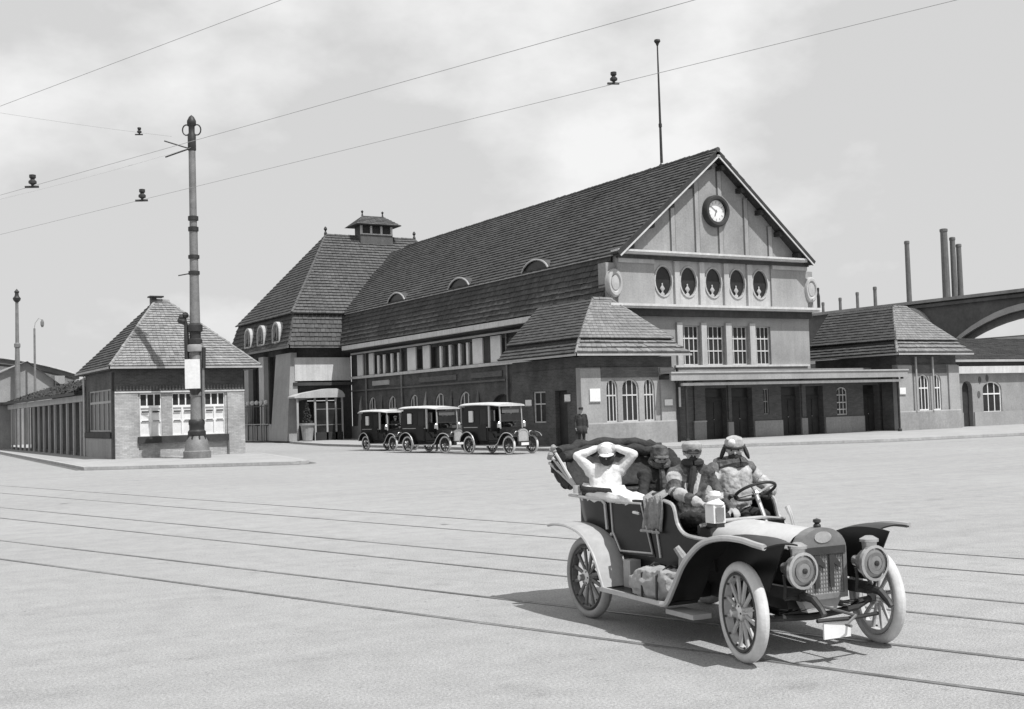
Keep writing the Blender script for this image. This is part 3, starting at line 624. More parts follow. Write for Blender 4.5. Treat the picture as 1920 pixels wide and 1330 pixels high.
# ------------------------------------------------------------------ low annex on the right, train shed and chimneys behind
ax = thing('side_annex', 'low pale annex with arched doorway and windows right of the right pavilion', 'annex', (32, 2, 0))
m = FR(-1.0); awin = [arch(27.15+k*5, 28.95+k*5, .95, 2.9, .45) for k in range(5)]
MB().prism(rect(23.62, 52, .125, 3.4), m, 0, .4, [arch(25.2, 26.15, .13, 2.95)]+awin).build('wall', 'plaster_grey', ax)
MB().prism(arch(25.2, 26.15, .13, 2.95), m, .3, .34).build('door', 'dark_wood', ax)
for p in awin: window(ax, p, m, .12, 2, (.6,), .08, .06, 'white_paint')
for xa, xb in ((23.62, 25.15), (26.2, 52)): MB().box(xa, xb, -1.08, -1.003, .126, 1.0).build('dado', 'plaster', ax)
MB().box(23.9, 52, -1.35, -.3, 3.403, 3.85).build('fascia', 'white_trim', ax)
MB().box(23.9, 52, -1.45, -.3, 4.12, 4.26).build('eaves_board', 'trim_grey', ax)
MB().box(23.9, 52, -1.2, -.3, 3.853, 4.117).build('eaves_shadow_board', 'dark_band', ax)  # dark strip painted as the shade under the eaves board
r = MB(); r.add([(23.9, -1.4, 4.265), (52, -1.4, 4.265), (52, 6, 6.1), (23.9, 6, 6.1), (52, 6, .2), (23.9, 6, .2)], [(0, 1, 2, 3), (3, 2, 4, 5)]); ao = r.build('roof', 'roof_bed', ax)
t = MB(); tiles(t, (23.9, -1.42, 4.27), (52, -1.42, 4.27), (52, 6, 6.1), (23.9, 6, 6.1), .4, .5, .05); t.build('roof_tiles', 'tile_dark', ao, kind='stuff')
for z, x in ((2.1, 26.75), (3.0, 26.9), (3.1, 27.6)): MB().prism(oval(x, z, .13, .22, 10), m, -.03, -.003).build('wall_plaque', 'shutter_grey', ax)

sh = thing('train_shed', 'dark train shed with pale segmental arches showing sky, behind the right pavilion', 'train shed', (60, 30, 0))
def seg(a0, a1, b0, rise, n=14):
    return [(a0+(a1-a0)*i/n, b0+rise*sin(pi*i/n)**.8) for i in range(n+1)]
U_ = 60; arches = [(28.7, 35.8, 6.9, 4.1), (8.5, 27.7, 6.9, 3.4), (-14, 6, 6.9, 3.6)]
hs = [seg(a+.9, b_-.9, c_, d_-1.1)[::-1] for a, b_, c_, d_ in arches]
MB().prism([(-18, 4), (47, 4), (47, 11.45), (-18, 11.45)], LS(U_), 0, .8, hs).build('arched_wall', 'steel_roof', sh)
for (a, b_, c_, d_) in arches:
    o1 = seg(a-.1, b_+.1, c_, d_+.15); i1 = seg(a+.5, b_-.5, c_+.05, d_-.5)
    MB().prism(o1+i1[::-1], LS(U_-.35), 0, .34).build('archivolt', 'trim_grey', sh)
MB().box(U_-.5, U_+1.2, -18, 47, 11.453, 11.75).build('parapet', 'plaster_grey', sh)
MB().box(U_-.3, U_-.004, -18, 36, 11.0, 11.3).build('parapet_band', 'steel_roof', sh)
q = MB(); q.add([(U_-12, -18, 5.6), (U_-12, 47, 5.6), (U_-.02, 47, 7.5), (U_-.02, -18, 7.5), (U_-12, -18, .1), (U_-12, 47, .1)], [(0, 1, 2, 3), (0, 4, 5, 1)]); q.build('low_roof', 'steel_roof', sh)
def chimney(x, y, r, h, label, grp=None, n=12, z0=0):
    c_ = thing('chimney', label, 'chimney', (x, y, z0), group=grp)
    MB().lathe([(r*1.15, z0), (r, h*.6), (r*.88, h-.6)], (x, y, 0), n=n).build('stack', 'chimney_brick', c_)
    MB().lathe([(r*.9, h-.6), (r*1.02, h-.5), (r*1.02, h-.1), (r*.7, h), (r*.7, h-.6)], (x, y, 0), n=n).build('rim', 'chimney_brick', c_)
chimney(124.86, 88.1, .45, 28.9, 'single tall chimney standing alone behind the train shed')
G = 'factory chimneys standing close together'
chimney(130.36, 84.84, .66, 30.8, 'tallest and leftmost chimney of the close group of three', G); chimney(131.55, 84.1, .5, 29.3, 'middle chimney of the close group of three', G); chimney(132.45, 83.6, .48, 28.1, 'shortest and rightmost chimney of the close group of three', G)
G = 'short chimneys in a row over the dark roof'
for (x, y, r, h), lb in zip(((112.14, 95.62, .26, 18.8), (114.68, 94.12, .28, 19.5), (117.23, 92.61, .29, 20.35), (119.85, 91.06, .33, 21.2)),
    ('shortest thin chimney, next to the end of the clock front', 'second thin chimney right of the clock front', 'third thin chimney right of the clock front', 'tallest of the short thin chimneys, left of the right pavilion peak')):
    chimney(x, y, r, h, lb, G)

# ------------------------------------------------------------------ kiosk and its long shed on the island
ki = thing('kiosk', 'small brick kiosk with pale tiled tent roof behind the tram mast', 'kiosk', (-19.4, 15.6, 0))
x0, x1, y0, y1 = -22.75, -16.1, 11.85, 19.4
m = FR(y0); kw = [(-21.52, -20.42), (-19.88, -18.82), (-18.2, -17.12)]
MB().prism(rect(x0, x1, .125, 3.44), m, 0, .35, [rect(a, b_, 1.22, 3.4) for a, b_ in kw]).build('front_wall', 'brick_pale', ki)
MB().prism(rect(x0, x1, 3.52, 4.72), m, -.06, .35).build('frieze', 'brick_dark', ki)
MB().box(x0-.02, x1+.02, y0-.12, y0+.2, 3.443, 3.517).build('string_course', 'white_trim', ki)
dn = MB()
for i in range(40):
    x = x0+.1+i*(x1-x0-.2)/39; dn.box(x-.04, x+.04, y0-.1, y0-.063, 3.56, 3.8)
dn.build('dentils', 'brick_mid', ki)
for a, b_ in ((x0-.02, -21.62), (-17.0, x1+.02)): MB().box(a, b_, y0-.08, y0-.003, .126, 3.44).build('corner_pier', 'brick_pale', ki)
MB().box(-21.66, -16.98, y0-.2, y0-.004, .86, 1.2).build('sill_band', 'dark_band', ki)
for a, b_ in kw:
    fr2 = MB(); P_ = rect(a, b_, 1.22, 3.4); fr2.prism(P_, m, .06, .14, [inset(P_, .05)])
    fr2.prism(rect(a+.05, b_-.05, 2.66, 2.78), m, .05, .15); c_ = (a+b_)/2
    for k in (1, 2): xx = a+(b_-a)*k/3; fr2.prism(rect(xx-.03, xx+.03, 2.783, 3.36), m, .055, .145)
    fr2.prism(rect(c_-.05, c_+.05, 1.26, 2.657), m, .055, .145); fr2.prism(rect(a+.05, b_-.05, 1.95, 2.03), m, .057, .143)
    wo = fr2.build('window', 'white_paint', ki)
    MB().prism(rect(a+.03, b_-.03, 2.72, 3.37), m, .11, .12).build('pane', 'glass', wo)
    MB().prism(rect(a+.03, b_-.03, 1.25, 2.72), m, .11, .12).build('blind', 'curtain', wo)
    hd = MB()
    for s in (-1, 1): hd.prism(rect(c_+s*.27-.18, c_+s*.27+.18, 2.42, 2.5), m, .045, .054); hd.prism(rect(c_+s*.27-.17, c_+s*.27+.17, 1.97, 2.01), m, .048, .056)
    hd.build('sash_slot', 'dark_band', wo)
MB().tube([(-16.98, y0-.12, .13), (-16.98, y0-.12, .85)], .04, 6).build('downpipe', 'iron_grey', ki)
MB().prism(rect(y0+.353, y1, .125, 4.72), LS(x0), 0, .35, [rect(y0+.9, y1-.9, 1.5, 3.7)]).build('side_wall', 'brick_dark', ki)  # darker brick than the lit front, shade put into its colour
window(ki, rect(y0+.9, y1-.9, 1.5, 3.7), LS(x0), .1, 4, (.7,), .08, .09, 'trim_grey')
MB().box(x0-.12, x0-.004, y0+.7, y1-.2, 1.18, 1.45).build('sill_band', 'dark_band', ki)
MB().box(x0-.06, x0-.005, y0+.7, y1-.2, .126, 1.15).build('side_dado', 'plaster', ki)
for yy in (y0-.0, y1-.1): MB().tube([(x0-.1, yy, .126), (x0-.1, yy, 4.5)], .07, 6).build('downpipe', 'iron_dark' if yy < 13 else 'white_trim', ki)
MB().prism(rect(y0+.353, y1, .125, 4.72), LS(x1-.35), 0, .35).build('side_wall', 'brick_pale', ki)
MB().box(x0+.36, x1-.36, y1-.35, y1, .125, 4.72).build('back_wall', 'brick_dark', ki)
EA = [(x0-.35, y0-.6), (x1+.75, y0-.6), (x1+.75, y1+.6), (x0-.35, y1+.6)]; AP = (-19.45, 15.6, 8.5)
MB().box(x0-.3, x1+.6, y0-.5, y1+.5, 4.6, 4.68).build('eaves_soffit', 'dark_wood', ki)
e = MB(); e.add([(*p, 4.72) for p in EA]+[(-19.75, 15.6, 8.5), (-19.1, 15.6, 8.5)], [(0, 1, 5, 4), (1, 2, 5), (2, 3, 4, 5), (3, 0, 4), (3, 2, 1, 0)]); ro = e.build('roof', 'roof_bed', ki)
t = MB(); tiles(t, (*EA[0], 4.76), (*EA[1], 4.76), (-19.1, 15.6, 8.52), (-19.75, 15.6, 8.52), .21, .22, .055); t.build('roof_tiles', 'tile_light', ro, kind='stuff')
t = MB(); tiles(t, (*EA[3], 4.76), (*EA[0], 4.76), (-19.75, 15.6, 8.52), (-19.75, 15.6, 8.52), .22, .24, .045); t.build('roof_tiles', 'tile_dark', ro, kind='stuff')  # left slope tiled dark, its shade painted into the colour
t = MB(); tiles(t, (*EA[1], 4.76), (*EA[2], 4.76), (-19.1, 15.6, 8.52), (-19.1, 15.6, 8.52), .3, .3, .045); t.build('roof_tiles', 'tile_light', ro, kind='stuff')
t = MB(); hip_caps(t, (*EA[0], 4.8), (-19.75, 15.6, 8.52), .1, .28); hip_caps(t, (*EA[1], 4.8), (-19.1, 15.6, 8.52), .1, .28); hip_caps(t, (-19.8, 15.6, 8.55), (-19.05, 15.6, 8.55), .12, .3); t.build('hip_tiles', 'tile_light', ro, kind='stuff')
c_ = MB(); c_.box(-20.0, -19.72, 15.4, 15.8, 8.2, 8.72); c_.box(-20.1, -19.35, 15.3, 15.9, 8.723, 8.8); c_.build('ridge_cowl', 'iron_dark', ki)
g = MB(); g.box(EA[0][0]-.08, EA[1][0]+.08, EA[0][1]-.1, EA[0][1]-.004, 4.66, 4.76); g.box(EA[0][0]-.1, EA[0][0]-.004, EA[0][1]-.1, EA[2][1], 4.66, 4.76); g.build('eaves_gutter', 'trim_grey', ki)

sw = thing('open_shed', 'long low shed with pale posts running back from the kiosk', 'shed', (-22.75, 34, 0))
for i in range(14):
    y = 20.7+i*2.13; MB().box(-22.82, -22.70, y-.11, y+.11, .126, 3.2).build('post', 'plaster_pale', sw)
MB().box(-22.9, -22.62, 19.6, 49.8, 3.203, 3.55).build('eaves_beam', 'plaster_pale', sw)
MB().box(-21.2, -21.0, 19.7, 49.8, .126, 3.5).build('back_wall', 'brick_dark', sw)
MB().box(-22.69, -22.6, 19.8, 49.6, .126, .3).build('rail', 'dark_wood', sw)
q = MB(); q.add([(-23.3, 19.5, 3.6), (-23.3, 50.2, 3.6), (-20.8, 50.2, 4.5), (-20.8, 19.5, 4.5), (-18.6, 50.2, 3.6), (-18.6, 19.5, 3.6)], [(0, 1, 2, 3), (3, 2, 4, 5)]); ro = q.build('roof', 'roof_bed', sw)
MB().box(-23.34, -23.2, 19.5, 50.2, 3.56, 3.72).build('eaves_board', 'dark_wood', sw)
t = MB(); tiles(t, (-23.3, 50.2, 3.62), (-23.3, 19.5, 3.62), (-20.8, 19.5, 4.5), (-20.8, 50.2, 4.5), .25, .3, .06); t.build('roof_tiles', 'tile_dark', ro, kind='stuff')
t = MB()
for i in range(5200):                                        # creeper lying over the shed roof
    y = random.uniform(19.6, 44); k = random.random(); x = -23.3+k*2.5; z = 3.65+k*.9+abs(random.gauss(0, .13))*(1 if y < 34 else .5)
    c_ = Vector((x, y, z)); d1 = Vector((random.gauss(0, 1), random.gauss(0, 1), random.gauss(0, .7))).normalized()*random.uniform(.06, .14); d2 = d1.orthogonal().normalized()*.07
    t.add([c_-d1, c_+d2, c_+d1, c_-d2], [(0, 1, 2, 3)])
cp = t.build('creeper', 'foliage'); cp['kind'] = 'stuff'; tag(cp, 'dark tangled creeper growing over the roof of the open shed', 'creeper')
eb = thing('end_block', 'pale plain block at the far left end of the open shed', 'outbuilding', (-23.5, 52, 0))
MB().box(-27.5, -22.6, 50.3, 56, .05, 3.55).build('wall', 'plaster', eb); MB().box(-27.7, -22.4, 50.1, 56.2, 3.553, 3.8).build('coping', 'dark_band', eb)

# far left background
ah = thing('arched_hall', 'curved dark roof hall with pale rim at the far left horizon', 'hall', (-19.5, 90, 0))
def arcpts(xc, hw, zc, rise, n=16): return [(xc-hw+2*hw*i/n, zc+rise*(1-(2*i/n-1)**2)) for i in range(n+1)]
cx_ = -22.3
q = MB(); o1 = arcpts(cx_, 13.2, 7.6, 2.35); i1 = arcpts(cx_, 13.2, 7.2, 2.1); q.prism(o1+i1[::-1], FR(96), 0, 26); q.build('roof', 'steel_roof', ah)
q = MB(); o2 = arcpts(cx_, 13.25, 7.72, 2.38); q.prism(o2+[(a, b-.13) for a, b in o2[::-1]], FR(95.7), 0, .28); q.build('roof_rim', 'white_trim', ah)
q = MB(); q.prism([(cx_-12.8, .05), (cx_+12.8, .05)]+arcpts(cx_, 12.8, 7.1, 2.0)[::-1], FR(97), 0, .4); q.build('end_wall', 'white_trim', ah)
fh = thing('gabled_house', 'pale tiled gable roof below the curved hall at far left', 'house', (-19.5, 72, 0))
q = MB(); q.prism([(-24.2, .05), (-16.2, .05), (-16.2, 6.2), (-18.6, 7.9), (-24.2, 5.5)], FR(70), 0, .4); q.build('gable_wall', 'plaster_grey', fh)
q = MB(); q.add([(-18.6, 69.5, 8.0), (-18.6, 84, 8.0), (-14.9, 84, 5.2), (-14.9, 69.5, 5.2), (-25, 84, 5.2), (-25, 69.5, 5.2)], [(0, 1, 2, 3), (1, 0, 5, 4)]); q.build('roof', 'tile_light', fh)
q = MB(); q.box(-16.1, -15.2, 69.9, 80, .05, 6.6); q.build('side_block', 'plaster', fh)
MB().box(-16.0, -15.3, 69.82, 69.897, 5.4, 5.8).build('window', 'dark_band', fh)
fm_ = thing('tram_mast', 'distant tram mast with ball top at the far left edge', 'mast', (-19.55, 68.95, 0), group='tram masts')
MB().lathe([(.3, 0), (.24, 7), (.2, 9.2), (.28, 9.3), (.28, 9.6), (.17, 9.7), (.14, 13.6)], (-19.55, 68.95, 0), n=10).build('shaft', 'iron_grey', fm_)
MB().lathe([(.14, 13.5), (.32, 13.7), (.36, 13.9), (.2, 14.1), (.16, 14.35), (.24, 14.5), (.0, 14.8)], (-19.55, 68.95, 0), n=10).build('crown', 'iron_dark', fm_)
gl = thing('gas_lamp', 'thin curved-arm street lamp at far left above the curved roof', 'street lamp', (-18.15, 68.1, 0))
MB().tube([(-18.15, 68.1, 0), (-18.15, 68.1, 11.0)], [.13, .09], 8).build('post', 'iron_grey', gl)
MB().tube([(-18.15, 68.1, 11.0), (-18.1, 68.0, 11.5), (-17.8, 67.9, 11.95), (-17.5, 67.8, 11.8)], .035, 6).build('arm', 'trim_grey', gl)
MB().lathe([(.0, .25), (.06, .22), (.16, .0), (.16, -.3), (.08, -.5), (0, -.5)], (-17.5, 67.8, 11.6), n=8).build('lamp_head', 'iron_grey', gl)

# ------------------------------------------------------------------ tram mast in front of the kiosk, wires
tm = thing('tram_mast', 'tall pale tram mast with ringed top in front of the kiosk', 'mast', (-19.76, 7.77, .125), group='tram masts')
px, py = -19.76, 7.77
def ring(prof, nm, mt): return MB().lathe(prof, (px, py, 0), n=18).build(nm, mt, tm, smooth=True)
b0 = ring([(.0, .125), (.66, .125), (.66, .45), (.60, .5), (.52, .95), (.42, 1.15), (.40, 1.2)], 'base', 'iron_grey')
ring([(.40, 1.2), (.43, 1.25), (.43, 1.42), (.36, 1.5), (.36, 1.72), (.39, 1.78), (.39, 1.92), (.33, 2.0)], 'base_moulding', 'iron_dark')
for i in range(8):
    a = i*pi/4; MB().bar((px+cos(a)*.5, py+sin(a)*.5, .5), (px+cos(a)*.42, py+sin(a)*.42, 1.2), .07).build('rib', 'iron_dark', b0)
ring([(.3, 2.0), (.27, 3.1), (.31, 3.15), (.31, 3.3), (.27, 3.35), (.26, 5.6)], 'lower_shaft', 'iron_grey')
ring([(.26, 5.6), (.34, 5.65), (.34, 5.9), (.27, 5.95), (.27, 6.25), (.36, 6.3), (.36, 6.6), (.25, 6.7)], 'collar', 'iron_dark')
ring([(.37, 5.3), (.4, 5.35), (.4, 5.62), (.3, 5.66)], 'collar_band', 'trim_grey')
ring([(.25, 6.7), (.22, 9.1)], 'middle_shaft', 'iron_grey')
for z in (9.17, 9.96): ring([(.22, z-.1), (.27, z-.08), (.27, z+.08), (.2, z+.1)], 'collar', 'iron_dark')
ring([(.21, 9.2), (.2, 11.4)], 'middle_shaft', 'iron_grey')
for z in (11.33, 11.86): ring([(.2, z-.12), (.25, z-.1), (.25, z+.1), (.18, z+.12)], 'collar', 'iron_dark')
ring([(.18, 11.3), (.165, 15.4)], 'upper_shaft', 'iron_grey')
cr_ = ring([(.17, 15.2), (.2, 15.25), (.2, 16.0), (.15, 16.1), (.15, 16.45), (.22, 16.55), (.22, 16.7), (.12, 16.9), (.0, 17.0)], 'crown', 'iron_dark')
for a in (radians(150), radians(-30)):
    c_ = Vector((px+cos(a)*.26, py+sin(a)*.26, 16.25)); MB().tube([c_+Vector((cos(a)*cos(t)*.19, sin(a)*cos(t)*.19, sin(t)*.26)) for t in np.linspace(0, 2*pi, 15)], .035, 6, False).build('loop', 'iron_dark', cr_)
# climbing box, sign board, ivy-like cable on the mast
cam_d = Vector((-.509, -.861, 0)); side = Vector((.861, -.509, 0))
def local(s_, d_, z): p = Vector((px, py, z))+side*s_+cam_d*d_; return p
sb = MB(); a, b_ = local(-.42, .42, 3.5), local(.3, .42, 3.5); sb.add([a, b_, b_-cam_d*.08, a-cam_d*.08]+[p+Vector((0, 0, 1.42)) for p in (a, b_, b_-cam_d*.08, a-cam_d*.08)], [(0,1,5,4),(1,2,6,5),(2,3,7,6),(3,0,4,7),(4,5,6,7),(3,2,1,0)])
sb.build('sign_board', 'white_paint', tm)
MB().bar(local(-.42, .3, 4.3), local(.3, .3, 4.3), .08, .08).build('sign_bracket', 'iron_dark', tm)
MB().lathe([(.0, 3.15), (.2, 3.2), (.3, 3.45), (.3, 3.5)], tuple(local(0, .15, 0)), n=10).build('sign_corbel', 'iron_dark', tm)
MB().tube([local(-.38, .1, 4.95), local(-.4, .1, 6.2), local(-.42, .05, 6.6), local(-.5, .05, 6.95)], [.13, .12, .1, .09], 8).build('junction_pipe', 'iron_dark', tm)
for s_, z in ((-.62, 7.0), (-.45, 7.1), (-.55, 6.8), (-.68, 6.85)): MB().ell(local(s_, .05, z), .17, 8).build('insulator', 'iron_dark', tm)
MB().tube([local(.36, .1, 2.0), local(.38, .1, 5.2), local(.33, .1, 5.7)], .075, 8).build('cable_pipe', 'iron_grey', tm)
MB().tube([local(.42, .12, 4.5), local(.44, .12, 5.5)], .1, 8).build('cable_pipe', 'iron_dark', tm)
MB().tube([local(-.2, 0, 15.35), local(-1.3, .2, 15.7)], .035, 6).build('arm', 'iron_dark', tm)
MB().tube([local(-.2, 0, 15.3), local(-1.2, .4, 14.85)], .04, 6).build('arm', 'iron_dark', tm)
MB().tube([local(-.2, 0, 9.15), local(-.75, .1, 9.05)], .03, 6).build('arm', 'iron_dark', tm)

def wire(p, q, label, r=.011, sag=.0, n=14):
    p, q = Vector(p), Vector(q); pts = [p.lerp(q, i/n)-Vector((0, 0, sag*4*(i/n)*(1-i/n))) for i in range(n+1)]
    o_ = MB().tube([v-p for v in pts], r, 6, True).build('overhead_wire', 'wire', None, (0, 0, 0)); o_.location = p
    return tag(o_, label, 'wire', 'overhead wires')
def wdir(a): return Vector((cos(radians(a)), sin(radians(a)), 0))
W1, W2, W3 = Vector((-31.32, -32.03, 7.5)), Vector((-27.57, -34.66, 7)), Vector((-25.94, -32.01, 7))
wire(W1-wdir(-70)*60, W1+wdir(-70)*26, 'overhead wire crossing the top left corner of the sky', .004)
wire(W2-wdir(-70)*70, W2+wdir(-70)*24, 'overhead wire passing the mast crown and rising to the top edge', .0045)
wire(W3-wdir(-70.6)*70, W3+wdir(-70.6)*24, 'overhead wire crossing in front of the flagpole', .0045)
wire((-19.9, 7.5, 15.3), (-37.9, 0, 8.4), 'span wire sloping down left from the mast arm', .007, .3)
wire((-20.9, 7.2, 15.7), (-39, -1, 14.9), 'faint span wire running left from the mast top', .006, .2)
def insul(p, label, s=1.0):
    i_ = thing('wire_insulator', label, 'insulator', tuple(p), group='insulators hanging on the wires', glob=False)
    MB().lathe([(0, .1), (.045, .09), (.045, .05), (.025, .03), (.055, .0), (.055, -.03), (.02, -.05), (.02, -.07)], (0, 0, 0), n=10).build('bell', 'iron_dark', i_)
    MB().bar((-.10, .02, -.085), (.08, -.02, -.075), .028).build('clamp', 'iron_dark', i_)
    for ch in i_.children: ch.scale = (s, s, s)
    return i_
insul(W3+wdir(-70.6)*2.9+Vector((0, 0, .09)), 'dark insulator on the wire left of the flagpole', 1.05)
insul(W3-wdir(-70.6)*10.1+Vector((0, 0, .1)), 'dark insulator on the wire left of the tram mast', 1.5)
insul(W2-wdir(-70)*12.15+Vector((0, 0, .1)), 'dark insulator at the far left edge of the sky', 1.5)
insul(Vector((-22.85, 5.35, 15.35)), 'small dark insulator up left of the mast crown', 1.9)

# ------------------------------------------------------------------ vehicles
Z3 = (0, 0, 0)
def wheel(parent, pos, R, wd, yaw=0, ns=12, tyre='tyre_white', spoke='wood_pale', side=-1, seg=36, fine=True):
    w_ = MB()
    rr = R*.80
    w_.lathe([(rr, -wd*.42), (rr, wd*.42), (rr*.90, wd*.36), (rr*.90, -wd*.36), (rr, -wd*.42)], Z3, 'y', seg)
    for i in range(ns):
        a = 2*pi*(i+.5)/ns; w_.tube([(cos(a)*R*.12, side*.01, sin(a)*R*.12), (cos(a)*rr*.93, 0, sin(a)*rr*.93)], [wd*.17, wd*.21], 6, False)
    o = w_.build('wheel', spoke, parent, Z3, smooth=True); o.location = pos; o.rotation_euler = (0, 0, yaw)
    t = MB(); mr = (R-rr)/2*1.08; c = (R+rr)/2
    t.lathe([(c+mr*cos(q)*1.0, wd*.56*sin(q)) for q in np.linspace(0, 2*pi, 15)], Z3, 'y', seg); t.build('tyre', tyre, o, Z3, smooth=True)
    h = MB(); h.lathe([(0, side*wd*1.25), (R*.07, side*wd*1.2), (R*.085, side*wd*.7), (R*.19, side*wd*.5), (R*.19, -side*wd*.5), (0, -side*wd*.5)], Z3, 'y', 16); h.build('hub', 'brass' if fine else 'iron_grey', o, Z3, smooth=True)
    if fine:
        b = MB()
        for i in range(6): a = 2*pi*i/6; b.ell((cos(a)*R*.15, side*wd*.52, sin(a)*R*.15), .011, 6)
        for i in range(ns): a = 2*pi*(i+.5)/ns; b.ell((cos(a)*rr*.88, side*wd*.38, sin(a)*rr*.88), .011, 6)
        b.build('bolts', 'rim_dark', o, Z3, kind='stuff')
        r_ = MB(); r_.lathe([(rr*1.0, side*wd*.44), (rr*.97, side*wd*.52), (rr*.92, side*wd*.44)], Z3, 'y', seg); r_.build('rim', 'rim_dark', o, Z3, smooth=True)
    return o
def strip(path, y0, y1, th, up=None):
    """swept sheet along an x-z path, from y0 to y1, slightly crowned"""
    rows = []
    P = [Vector((x, 0, z)) for x, z in path]
    for i, p in enumerate(P):
        d = (P[min(i+1, len(P)-1)]-P[max(i-1, 0)]).normalized(); nrm = Vector((-d.z, 0, d.x))
        if nrm.z < 0 and abs(d.x) > .2: nrm = -nrm
        ring_ = []
        for k in range(7):
            t = k/6; cr = .02*(1-(2*t-1)**2); q = p+nrm*cr; ring_.append((q.x, y0+(y1-y0)*t, q.z))
        for k in range(6, -1, -1):
            t = k/6; cr = .02*(1-(2*t-1)**2)-th; q = p+nrm*cr; ring_.append((q.x, y0+(y1-y0)*t, q.z))
        rows.append(ring_)
    mb = MB(); mb.loft(rows, True)
    k = len(rows[0]); n = len(rows); mb.f += [list(range(k)), [(n-1)*k+j for j in range(k)]]; mb.mi += [0, 0]
    return mb
def smooth_path(pts, n=5):
    out_ = []; P = [Vector((a, b)) for a, b in pts]
    for i in range(len(P)-1):
        p0, p1, p2, p3 = P[max(i-1, 0)], P[i], P[i+1], P[min(i+2, len(P)-1)]
        for k in range(n):
            t = k/n; q = .5*((2*p1)+(p2-p0)*t+(2*p0-5*p1+4*p2-p3)*t*t+(3*p1-p0-3*p2+p3)*t**3); out_.append((q.x, q.y))
    out_.append(tuple(P[-1])); return out_
YP = lambda y0: (lambda a, b, d: (a, y0+d, b))

# ---- the open touring car in the foreground
CAR = (-28.77, -42.40, 0); CARZ = radians(-94.6)
car = thing('touring_car', 'open touring car with white front tyres carrying four people, marked 11 on its radiator', 'car', CAR, CARZ, glob=False)
OFF = Z3
R, T2 = .385, .675
wheel(car, (0, -T2, R), R, .088, radians(-12), 12, 'tyre_white')
wheel(car, (0, T2, R), R, .088, radians(-12), 12, 'tyre_white', side=1)
wheel(car, (-2.4, -T2, R), R, .095, 0, 12, 'tyre_grey', 'iron_grey')
wheel(car, (-2.4, T2, R), R, .095, 0, 12, 'tyre_grey', side=1)
# chassis
ch = MB()
for y in (-.33, .33): ch.box(-2.9, .30, y-.025, y+.025, .47, .56)
for x in (-2.7, -1.6, -.7, .02): ch.box(x-.03, x+.03, -.305, .305, .48, .55)
ch.build('chassis_frame', 'iron_dark', car)
for y in (-.33, .33):
    MB().tube([(.28, y, .515), (.42, y, .5), (.5, y, .44), (.53, y, .40)], [.035, .032, .026, .024], 8).build('dumb_iron', 'iron_dark', car)
    s = MB()
    for k in range(4):
        L = .48-.1*k; s.loft([[(-.02+L*t, y-.025, .37-.035*k*.4+.07*(abs(t)**2)), (-.02+L*t, y+.025, .37-.035*k*.4+.07*(abs(t)**2))] for t in np.linspace(-1, 1, 9)])
    s.build('leaf_spring', 'iron_dark', car)
    s = MB()
    for k in range(4):
        L = .5-.1*k; s.loft([[(-2.4+L*t, y-.05, .40-.014*k+.09*t*t), (-2.4+L*t, y+.0, .40-.014*k+.09*t*t)] for t in np.linspace(-1, 1, 9)])
    s.build('leaf_spring', 'iron_dark', car)
MB().tube([(0, -.6, .37), (0, -.45, .31), (0, 0, .28), (0, .45, .31), (0, .6, .37)], .028, 8).build('front_axle', 'iron_dark', car)
MB().tube([(-.12, -.58, .34), (-.12, .58, .34)], .014, 6).build('track_rod', 'iron_dark', car)
MB().tube([(-2.4, -.6, R), (-2.4, .6, R)], .045, 8).build('rear_axle', 'iron_dark', car)
MB().box(-2.55, -.72, -.32, .32, .36, .60).build('underbody_shade', 'iron_dark', car)  # dark box added to deepen the shade below the floor
MB().box(-.7, .0, -.24, .24, .30, .50).build('engine_tray', 'iron_dark', car)
# bonnet and radiator
def hoodsec(x, hw, zt, zb, crown): return [(x, -hw, zb), (x, -hw, zt-crown)]+[(x, -hw*cos(pi*i/10), zt-crown+crown*sin(pi*i/10)) for i in range(1, 10)]+[(x, hw, zt-crown), (x, hw, zb)]
b = MB(); b.loft([hoodsec(-.86, .33, .99, .55, .14), hoodsec(-.45, .295, .985, .55, .135), hoodsec(.06, .25, .975, .55, .13)])
b.mi = [0]*len(b.f)
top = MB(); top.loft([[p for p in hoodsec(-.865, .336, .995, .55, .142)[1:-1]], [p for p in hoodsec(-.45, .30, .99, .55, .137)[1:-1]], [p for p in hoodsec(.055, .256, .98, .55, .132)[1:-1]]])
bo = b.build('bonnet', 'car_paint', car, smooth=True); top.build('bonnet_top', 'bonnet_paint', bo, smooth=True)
lv = MB()
for y in (-1, 1):
    for i in range(7): x = -.7+i*.09; lv.bar((x, y*(.318-.07*(x+.86)/.92), .62), (x, y*(.318-.07*(x+.86)/.92), .78), .02, .02)
lv.build('louvres', 'car_paint', bo)
MB().tube([(-.86, -.334, .845), (.05, -.258, .845)], .009, 6).build('hinge', 'car_trim', bo)
rs = arch(-.235, .235, .44, 1.0, .17, 16); ri = arch(-.20, .20, .48, .83, .02, 6)
mx_ = lambda a, bb, d: (.06+d, a, bb)
rad = MB().prism(rs, mx_, 0, .10, [ri]).build('radiator', 'radiator_shell', car)
MB().prism(inset(ri, -.01), mx_, .03, .085).build('core', 'grille', rad)
g = MB()
for i in range(15): y = -.185+i*.0264; g.box(.146, .15, y-.004, y+.004, .49, .82)
for i in range(11): z = .5+i*.031; g.box(.1455, .149, -.195, .195, z-.004, z+.004)
g.build('fins', 'iron_grey', rad)
MB().prism(rect(-.22, .22, .79, .85), mx_, .101, .108).build('header_band', 'dark_band', rad)
MB().lathe([(.03, .99), (.03, 1.015), (.018, 1.03), (.032, 1.04), (.03, 1.06), (.0, 1.07)], (.10, 0, 0), n=12).build('filler_cap', 'iron_dark', rad)
em = MB(); em.prism(oval(0, .925, .085, .045, 18), mx_, .101, .107); em.build('emblem', 'brass', rad)
